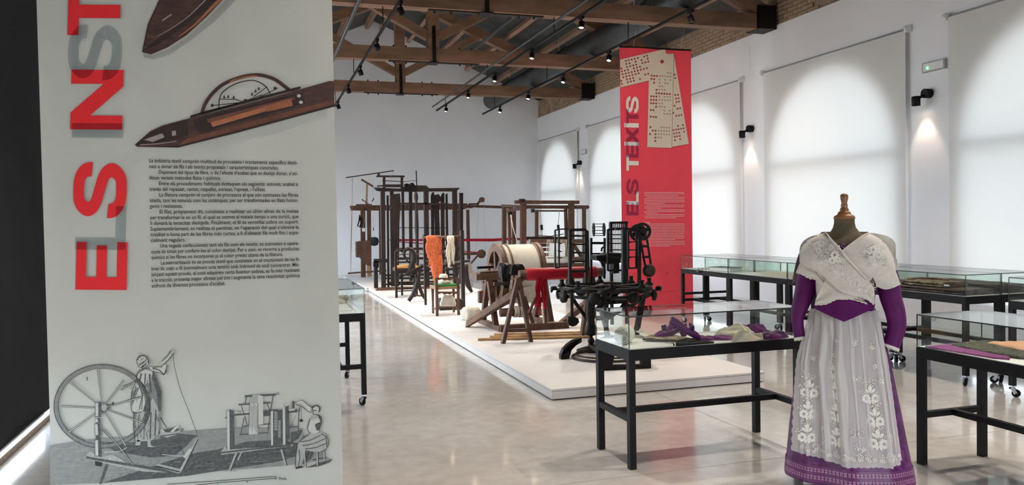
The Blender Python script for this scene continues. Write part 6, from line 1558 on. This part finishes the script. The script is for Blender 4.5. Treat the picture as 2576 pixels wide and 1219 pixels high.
# sleeves
def sleeve(pts, name='sleeve'):
    P3 = []; R3 = []
    for x, y, r, d in pts: a_, z_ = Lq(x, y, d); P3.append(MP(a_, d, z_)); R3.append(r * mpp(P3[-1]))
    c = cat_rom(P3, 5); rr = [Vector((r, 0, 0)) for r in R3]; rc = [v.x for v in cat_rom(rr, 5)]
    o = MB().tube(c, rc, 20).build(name, 'purple', t); return P3, R3, o
sl, sr_, so = sleeve([(2040, 640, 26, 0), (2033, 690, 27, 0), (2024, 735, 24, .02), (2012, 772, 20, .03), (2006, 800, 15.5, .04), (2008, 825, 14, .05), (2013, 850, 14.5, .06)])
s2, r2, so2 = sleeve([(2212, 640, 27, 0), (2232, 700, 28, 0), (2240, 745, 26, .02), (2252, 785, 24, .03), (2256, 820, 22, .03), (2248, 850, 21, .04), (2240, 872, 21, .05)])
for P3, R3, o in ((sl, sr_, so), (s2, r2, so2)):
    ax = (P3[-1] - P3[-2]).normalized(); u_ = ax.orthogonal().normalized(); v_ = ax.cross(u_); ring = []; ring2 = []
    for k in range(33):
        a_ = 2 * PI * k / 32; dd = u_ * math.cos(a_) + v_ * math.sin(a_); ring.append(P3[-1] - ax * .006 + dd * (R3[-1] * 1.02)); ring2.append(P3[-1] + ax * (.012 + .004 * math.sin(k * 2.4)) + dd * (R3[-1] * 1.06))
    MB().grid([ring, ring2]).build('lace_cuff', 'lace', o)
for k in range(3):
    a_, z_ = Lq(2268 - k * 1.5, 852 + k * 8, .03); MB().lathe(MP(a_, .03, z_), [(.0, -.006), (.006, -.004), (.006, .004), (.0, .006)], 10).build('cuff_button', 'purple', t)
# shawl
def hwc(y):
    T_ = [(580, 55), (590, 66), (600, 88), (615, 104), (635, 116), (660, 124), (690, 130), (725, 136), (770, 140)]
    for (y0, h0), (y1, h1) in zip(T_, T_[1:]):
        if y <= y1: return h0 + (h1 - h0) * max(0, (y - y0) / (y1 - y0))
    return T_[-1][1]
def sh_pt(x, y, lay, wide=0):
    k = max(-1, min(1, (x - 2126) / (hwc(y) + wide)))
    dt = .165 if y > 640 else .165 - .06 * (640 - y) / 60
    d = dt * math.sqrt(max(0, 1 - k * k)) ** .8 + .012 * lay
    a_, z_ = Lq(x, y, d * .9); return MP(a_, d, z_)
def crv(pts, n): 
    c = cat_rom([(p[0], p[1], 0) for p in pts], 8); L = [0]
    for p, q in zip(c, c[1:]): L.append(L[-1] + (q - p).length)
    out_ = []
    for i in range(n):
        s_ = L[-1] * i / (n - 1); j = 0
        while j < len(L) - 2 and L[j + 1] < s_: j += 1
        u = (s_ - L[j]) / max(1e-6, L[j + 1] - L[j]); p = c[j].lerp(c[j + 1], u); out_.append((p.x, p.y))
    return out_
shawl_first = None
def panel(inner, outer, bulge, lay, name, scal=True, n=60, m_=22, mat_='shawl', wide=0):
    I, O = crv(inner, n), crv(outer, n); g = []
    for j in range(m_ + 1):
        v = j / m_; row = []
        for i in range(n):
            x = I[i][0] + (O[i][0] - I[i][0]) * v; y = I[i][1] + (O[i][1] - I[i][1]) * v
            b_ = bulge(i / (n - 1), v); x += b_[0]; y += b_[1]
            if scal and j == m_: y += 2.2 * abs(math.sin(i * .95)) ; x += .8 * math.sin(i * 1.9)
            w_ = .35 * math.sin(v * 9 + i * .11) * (1 - v * .3)
            row.append(sh_pt(x, y, lay + w_ + 1.3 * v * v, wide))
        g.append(row)
    o = MB().grid(g).build(name, mat_, t)
    if scal: MB().tube(g[-1], .0028, 6).build('scalloped_edge', 'lace', o)
    return o
# left shoulder layer ruffle, right ruffle, under panel, crossing panel
panel([(2060, 610), (2056, 650), (2066, 690), (2095, 716), (2130, 738), (2165, 748)], [(2003, 684), (2018, 688), (2036, 698), (2058, 703), (2082, 726), (2110, 742), (2150, 752), (2182, 762)], lambda s, v: (-10 * math.sin(PI * v) * (1 - s) ** 2, 0), 0.2, 'shawl_ruffle', wide=8)
panel([(2190, 610), (2196, 640), (2200, 672), (2194, 690)], [(2264, 712), (2246, 720), (2226, 724), (2204, 716)], lambda s, v: (14 * math.sin(PI * v) * (1 - s), 0), 0.2, 'shawl_ruffle', wide=8)
panel([(2183, 584), (2160, 600), (2127, 624), (2100, 660), (2075, 705), (2052, 752)], [(2252, 640), (2258, 672), (2236, 684), (2208, 691), (2189, 700), (2160, 742), (2130, 748), (2105, 750), (2078, 762), (2050, 764)], lambda s, v: (26 * math.sin(PI * v) * max(0, 1 - s * 2.4), -12 * math.sin(PI * v) * max(0, 1 - s * 2.4)), 1.0, 'shawl_under_panel', n=80)
panel([(2071, 586), (2090, 604), (2110, 623), (2127, 645), (2158, 676), (2180, 700), (2197, 722), (2201, 758)], [(2012, 655), (2018, 664), (2034, 673), (2050, 678), (2066, 686), (2090, 707), (2115, 729), (2152, 742), (2177, 748), (2199, 764)], lambda s, v: (-22 * math.sin(PI * v) * max(0, 1 - s * 3), -13 * math.sin(PI * v) * max(0, 1 - s * 3)), 2.0, 'shawl_crossing_panel', n=80)
# inner layer of the shawl against the bodice
rows = []
for y in (636, 660, 690, 720, 742, 752):
    row = []
    for k in range(31):
        w_ = -1 + 2 * k / 30; x = 2126 + w_ * (74 if y < 730 else 72); d = .152 * math.sqrt(max(0, 1 - (w_ * .93) ** 2)) + .020
        a_, z_ = Lq(x, y + (2 * abs(math.sin(k * 1.3)) if y > 750 else 0), d); row.append(MP(a_, d, z_))
    rows.append(row)
MB().grid(rows).build('shawl_inner_layer', 'shawl', t)
# folded neck edge
for pts, lay in (([(2069, 590), (2078, 586), (2092, 604), (2111, 624), (2128, 646), (2158, 677), (2181, 701)], 2.6), ([(2186, 586), (2178, 588), (2158, 602), (2128, 624), (2118, 636)], 1.6)):
    MB().tube([sh_pt(x, y, lay) for x, y in crv(pts, 40)], [.003 + .004 * smoothstep(0, .3, i / 39) for i in range(40)], 8).build('shawl_rolled_edge', 'shawl', t)
# back of the shawl
rows = []
for y in (583, 592, 604, 620, 640, 665, 690, 712):
    row = []
    for k in range(41):
        ph = PI + PI * k / 40; h = hwc(y); x = 2126 + h * math.cos(ph); dt = .165 if y > 640 else .165 - .06 * (640 - y) / 60
        a_, z_ = Lq(x, y); row.append(MP(a_, dt * 1.05 * -abs(math.sin(ph)) ** .8, z_))
    rows.append(row)
MB().grid(rows).build('shawl_back', 'shawl', t)
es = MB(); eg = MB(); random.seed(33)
def sh_t(x, y, lay):
    p = sh_pt(x, y, lay); eu = (sh_pt(x + 2, y, lay) - sh_pt(x - 2, y, lay)).normalized(); ev = (sh_pt(x, y - 2, lay) - sh_pt(x, y + 2, lay)).normalized(); return p, eu, ev
for x, y, lay, r in ((2056, 617, 2.75, .024), (2066, 612, 2.75, .018), (2060, 630, 2.75, .014), (2100, 640, 2.75, .020), (2094, 654, 2.75, .018), (2108, 652, 2.75, .014), (2197, 627, 1.75, .022), (2210, 640, 1.75, .020), (2192, 640, 1.75, .02), (2206, 622, 1.75, .018), (2216, 630, 1.75, .014)):
    p, eu, ev = sh_t(x, y, lay); flower(es, p, eu, ev, r, 8)
    for k in range(3): spray(es, p, eu, ev, random.uniform(0, 6.28), .05, 6)
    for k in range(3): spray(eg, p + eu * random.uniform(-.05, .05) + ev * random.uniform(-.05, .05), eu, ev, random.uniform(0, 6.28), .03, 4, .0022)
for k in range(70):
    s_ = random.random(); x = 2020 + 178 * s_; y = 655 + 96 * s_ + random.uniform(-26, 6); y -= 8 * math.sin(s_ * 3)
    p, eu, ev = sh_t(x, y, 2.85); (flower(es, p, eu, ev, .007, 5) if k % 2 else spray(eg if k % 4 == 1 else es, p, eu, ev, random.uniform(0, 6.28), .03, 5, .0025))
for k in range(34):
    x = random.uniform(2195, 2242); y = 684 - (x - 2195) * .12 + random.uniform(-34, 2)
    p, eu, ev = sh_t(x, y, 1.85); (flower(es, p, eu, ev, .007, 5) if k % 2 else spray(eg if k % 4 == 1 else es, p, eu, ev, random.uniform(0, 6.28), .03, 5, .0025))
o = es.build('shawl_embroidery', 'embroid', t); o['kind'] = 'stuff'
o = eg.build('shawl_embroidery_grey', 'embroid_grey', t); o['kind'] = 'stuff'  # grey sprays stitched among the white flowers
# stand
MB().lathe((MBASE.x, MBASE.y, 0), [(.17, .0), (.18, .008), (.18, .022), (.13, .035), (.05, .05), (.03, .06), (.024, .09), (.03, .14), (.022, .2), (.022, .9)], 24).build('stand', 'wood_turned', t)
# ================================================================== LIGHTS OF THE PLACE
M['lens'] = emis('lamp_lens', (1.0, 0.80, 0.58), 14.0)
M['led'] = emis('green_led', (0.05, 1.0, 0.35), 6.0)
ORD = ['nearest in view', 'second from the camera', 'third from the camera', 'fourth from the camera', 'farthest']
def spotlight(x, y, zt, aim, label, lit=True):
    t = thing('track_spotlight', label, 'spotlight', (x, y, zt - .25), 'black spotlights on the ceiling tracks')
    MB().bb(x - .022, x + .022, y - .06, y + .06, zt - .055, zt - .015).build('adapter', 'black_metal', t)
    MB().cyl((x, y, zt - .05), (x, y, zt - .11), .014, 8).build('stem', 'black_metal', t)
    hd = Vector((x, y, zt - .14)); d = (Vector(aim) - hd).normalized()
    MB().lathe(hd - d * .05, [(.030, 0), (.045, .004), (.045, .105), (.040, .106), (.040, .085), (.0, .085)], 16, d).build('lamp_head', 'black_metal', t)
    MB().lathe(hd + d * .036, [(.0, 0), (.037, 0), (.037, .002), (.0, .002)], 14, d).build('lens', 'lens' if lit else 'grey_plastic', t)
    if lit:
        L = D.lights.new('spot_beam', 'SPOT'); L.energy = SPOT_W; L.color = (1.0, .88, .76); L.spot_size = math.radians(84); L.spot_blend = .7; L.shadow_soft_size = .035
        lo = D.objects.new('spot_beam', L); COL.objects.link(lo); lo.parent = t
        lo.location = hd + d * .075 - OFF[t]; lo.rotation_euler = d.to_track_quat('-Z', 'Y').to_euler()
TR = [('left', 1.83, 4.53, -2.5, 20.4, [10.56, 12.77, 14.97, 17.06, 19.37]), ('middle', 4.56, 4.6, -2.5, 21.1, [10.98, 13.23, 15.53, 17.68, 19.96]), ('right', 5.86, 4.55, -2.5, 21.2, [10.11, 12.89, 15.1, 17.3, 19.54])]
for nm, x, z, y0, y1, ys_ in TR:
    t = thing('lighting_track', 'black lighting track, %s one of the three under the roof trusses' % nm, 'lighting track', (x, (y0 + y1) / 2, z), 'ceiling lighting tracks')
    MB().bb(x - .018, x + .018, y0, y1, z - .018, z + .018).build('rail', 'black_metal', t)
    for yy in (8.2, 12.12, 16.05, 20.02): MB().cyl((x, yy, z + .01), (x, yy, 4.86), .008, 6).build('hanger', 'black_metal', t)
    for k, yy in enumerate(ys_):
        aim = {'left': (3.3, yy + .3, .3), 'middle': (3.6, yy - 1.2, .4), 'right': (6.6 if yy < 12 else 4.6, yy - 1.4, .6)}[nm]
        spotlight(x, yy, z, aim, 'black spotlight on the %s ceiling track, %s' % (nm, ORD[k]), lit=not (nm == 'right' and k == 0))
# lamps added out of view, on the same tracks, to light the foreground
for nm, x, z, ax_ in (('left', 1.83, 4.53, .4), ('middle', 4.56, 4.6, 3.4), ('right', 5.86, 4.55, 5.2)):
    for k, yy in enumerate((8.4, 6.2, 4.0, 1.8, -.4)):
        if nm == 'middle' and k == 0: spotlight(x, yy, z, (6.6, 12.4, 1.6), 'unseen black spotlight added on a ceiling track to light the red banner'); continue
        spotlight(x, yy, z, (ax_ if k != 0 else ax_ + 1.2, yy - .8 if k else yy - .2, .6), 'unseen black spotlight added on a ceiling track to light the red banner')
def wall_light(y, z, label):
    t = thing('wall_spotlight', label, 'wall light', (WX - .06, y, z - .1), 'black wall spotlights between the blinds')
    MB().cyl((WX, y, z), (WX - .10, y, z), .062, 18).build('mount', 'black_metal', t)
    MB().cyl((WX - .08, y, z - .02), (WX - .16, y + .05, z - .06), .02, 8).build('arm', 'black_metal', t)
    d = Vector((.05, .02, -1)).normalized(); hd = Vector((WX - .18, y + .06, z - .03))
    MB().lathe(hd, [(.030, 0), (.055, .006), (.055, .13), (.049, .131), (.047, .10), (.0, .10)], 18, d).build('lamp_head', 'black_metal', t)
    MB().lathe(hd + d * .101, [(.0, 0), (.046, 0), (.046, .002), (.0, .002)], 14, d).build('lens', 'lens', t)
    L = D.lights.new('wall_beam', 'SPOT'); L.energy = WALL_W; L.color = (1.0, .80, .62); L.spot_size = math.radians(64); L.spot_blend = .5; L.shadow_soft_size = .04
    lo = D.objects.new('wall_beam', L); COL.objects.link(lo); lo.parent = t
    lo.location = hd + d * .14 - OFF[t]; lo.rotation_euler = Vector((.22, 0, -1)).to_track_quat('-Z', 'Y').to_euler()
wall_light(8.63, 3.22, 'black wall spotlight right of the mannequin, under the green-lit exit lamp')
wall_light(12.7, 3.22, 'black wall spotlight between the red banner and the bright arch')
wall_light(20.88, 3.22, 'small far black wall spotlight left of the red banner')
wall_light(16.75, 3.22, 'black wall spotlight hidden behind the red banner')
for y, z, lb, led in ((8.54, 3.57, 'small grey emergency lamp with green dot high on the right wall', True), (20.64, 3.5, 'tiny white emergency lamp above the far wall spotlight', False)):
    t = thing('emergency_lamp', lb, 'emergency lamp', (WX - .03, y, z - .06))
    MB().bb(WX - .035, WX, y - .19, y + .19, z - .065, z + .065).build('housing', 'grey_plastic', t)
    MB().bb(WX - .045, WX - .034, y - .165, y + .165, z - .05, z + .05).build('diffuser', 'white', t)
    MB().lathe((WX - .046, y + .09, z - .012), [(.0, 0), (.014, 0), (.010, .008), (.0, .009)], 10, (-1, 0, 0)).build('indicator', 'led' if led else 'white', t)
t = thing('wall_hatch', 'small square white access hatch high on the right wall', 'hatch', (WX - .01, 13.05, 4.3))
MB().bb(WX - .006, WX, 12.75, 13.35, 4.33, 4.73).build('hatch_panel', 'plaster', t)
for y, z, lb in ((12.64, .2, 'white wall socket low on the wall beyond the long row of cases'), (8.61, .21, 'white double wall socket low on the wall near the right case')):
    t = thing('wall_socket', lb, 'socket', (WX - .01, y, z - .045))
    MB().bb(WX - .012, WX, y - .085, y + .085, z - .045, z + .045).build('plate', 'white', t)
    for dy in (-.042, .042): MB().ring((WX - .014, y + dy, z), .032, .022, .006, (1, 0, 0), 16).build('socket_well', 'grey_plastic', t)
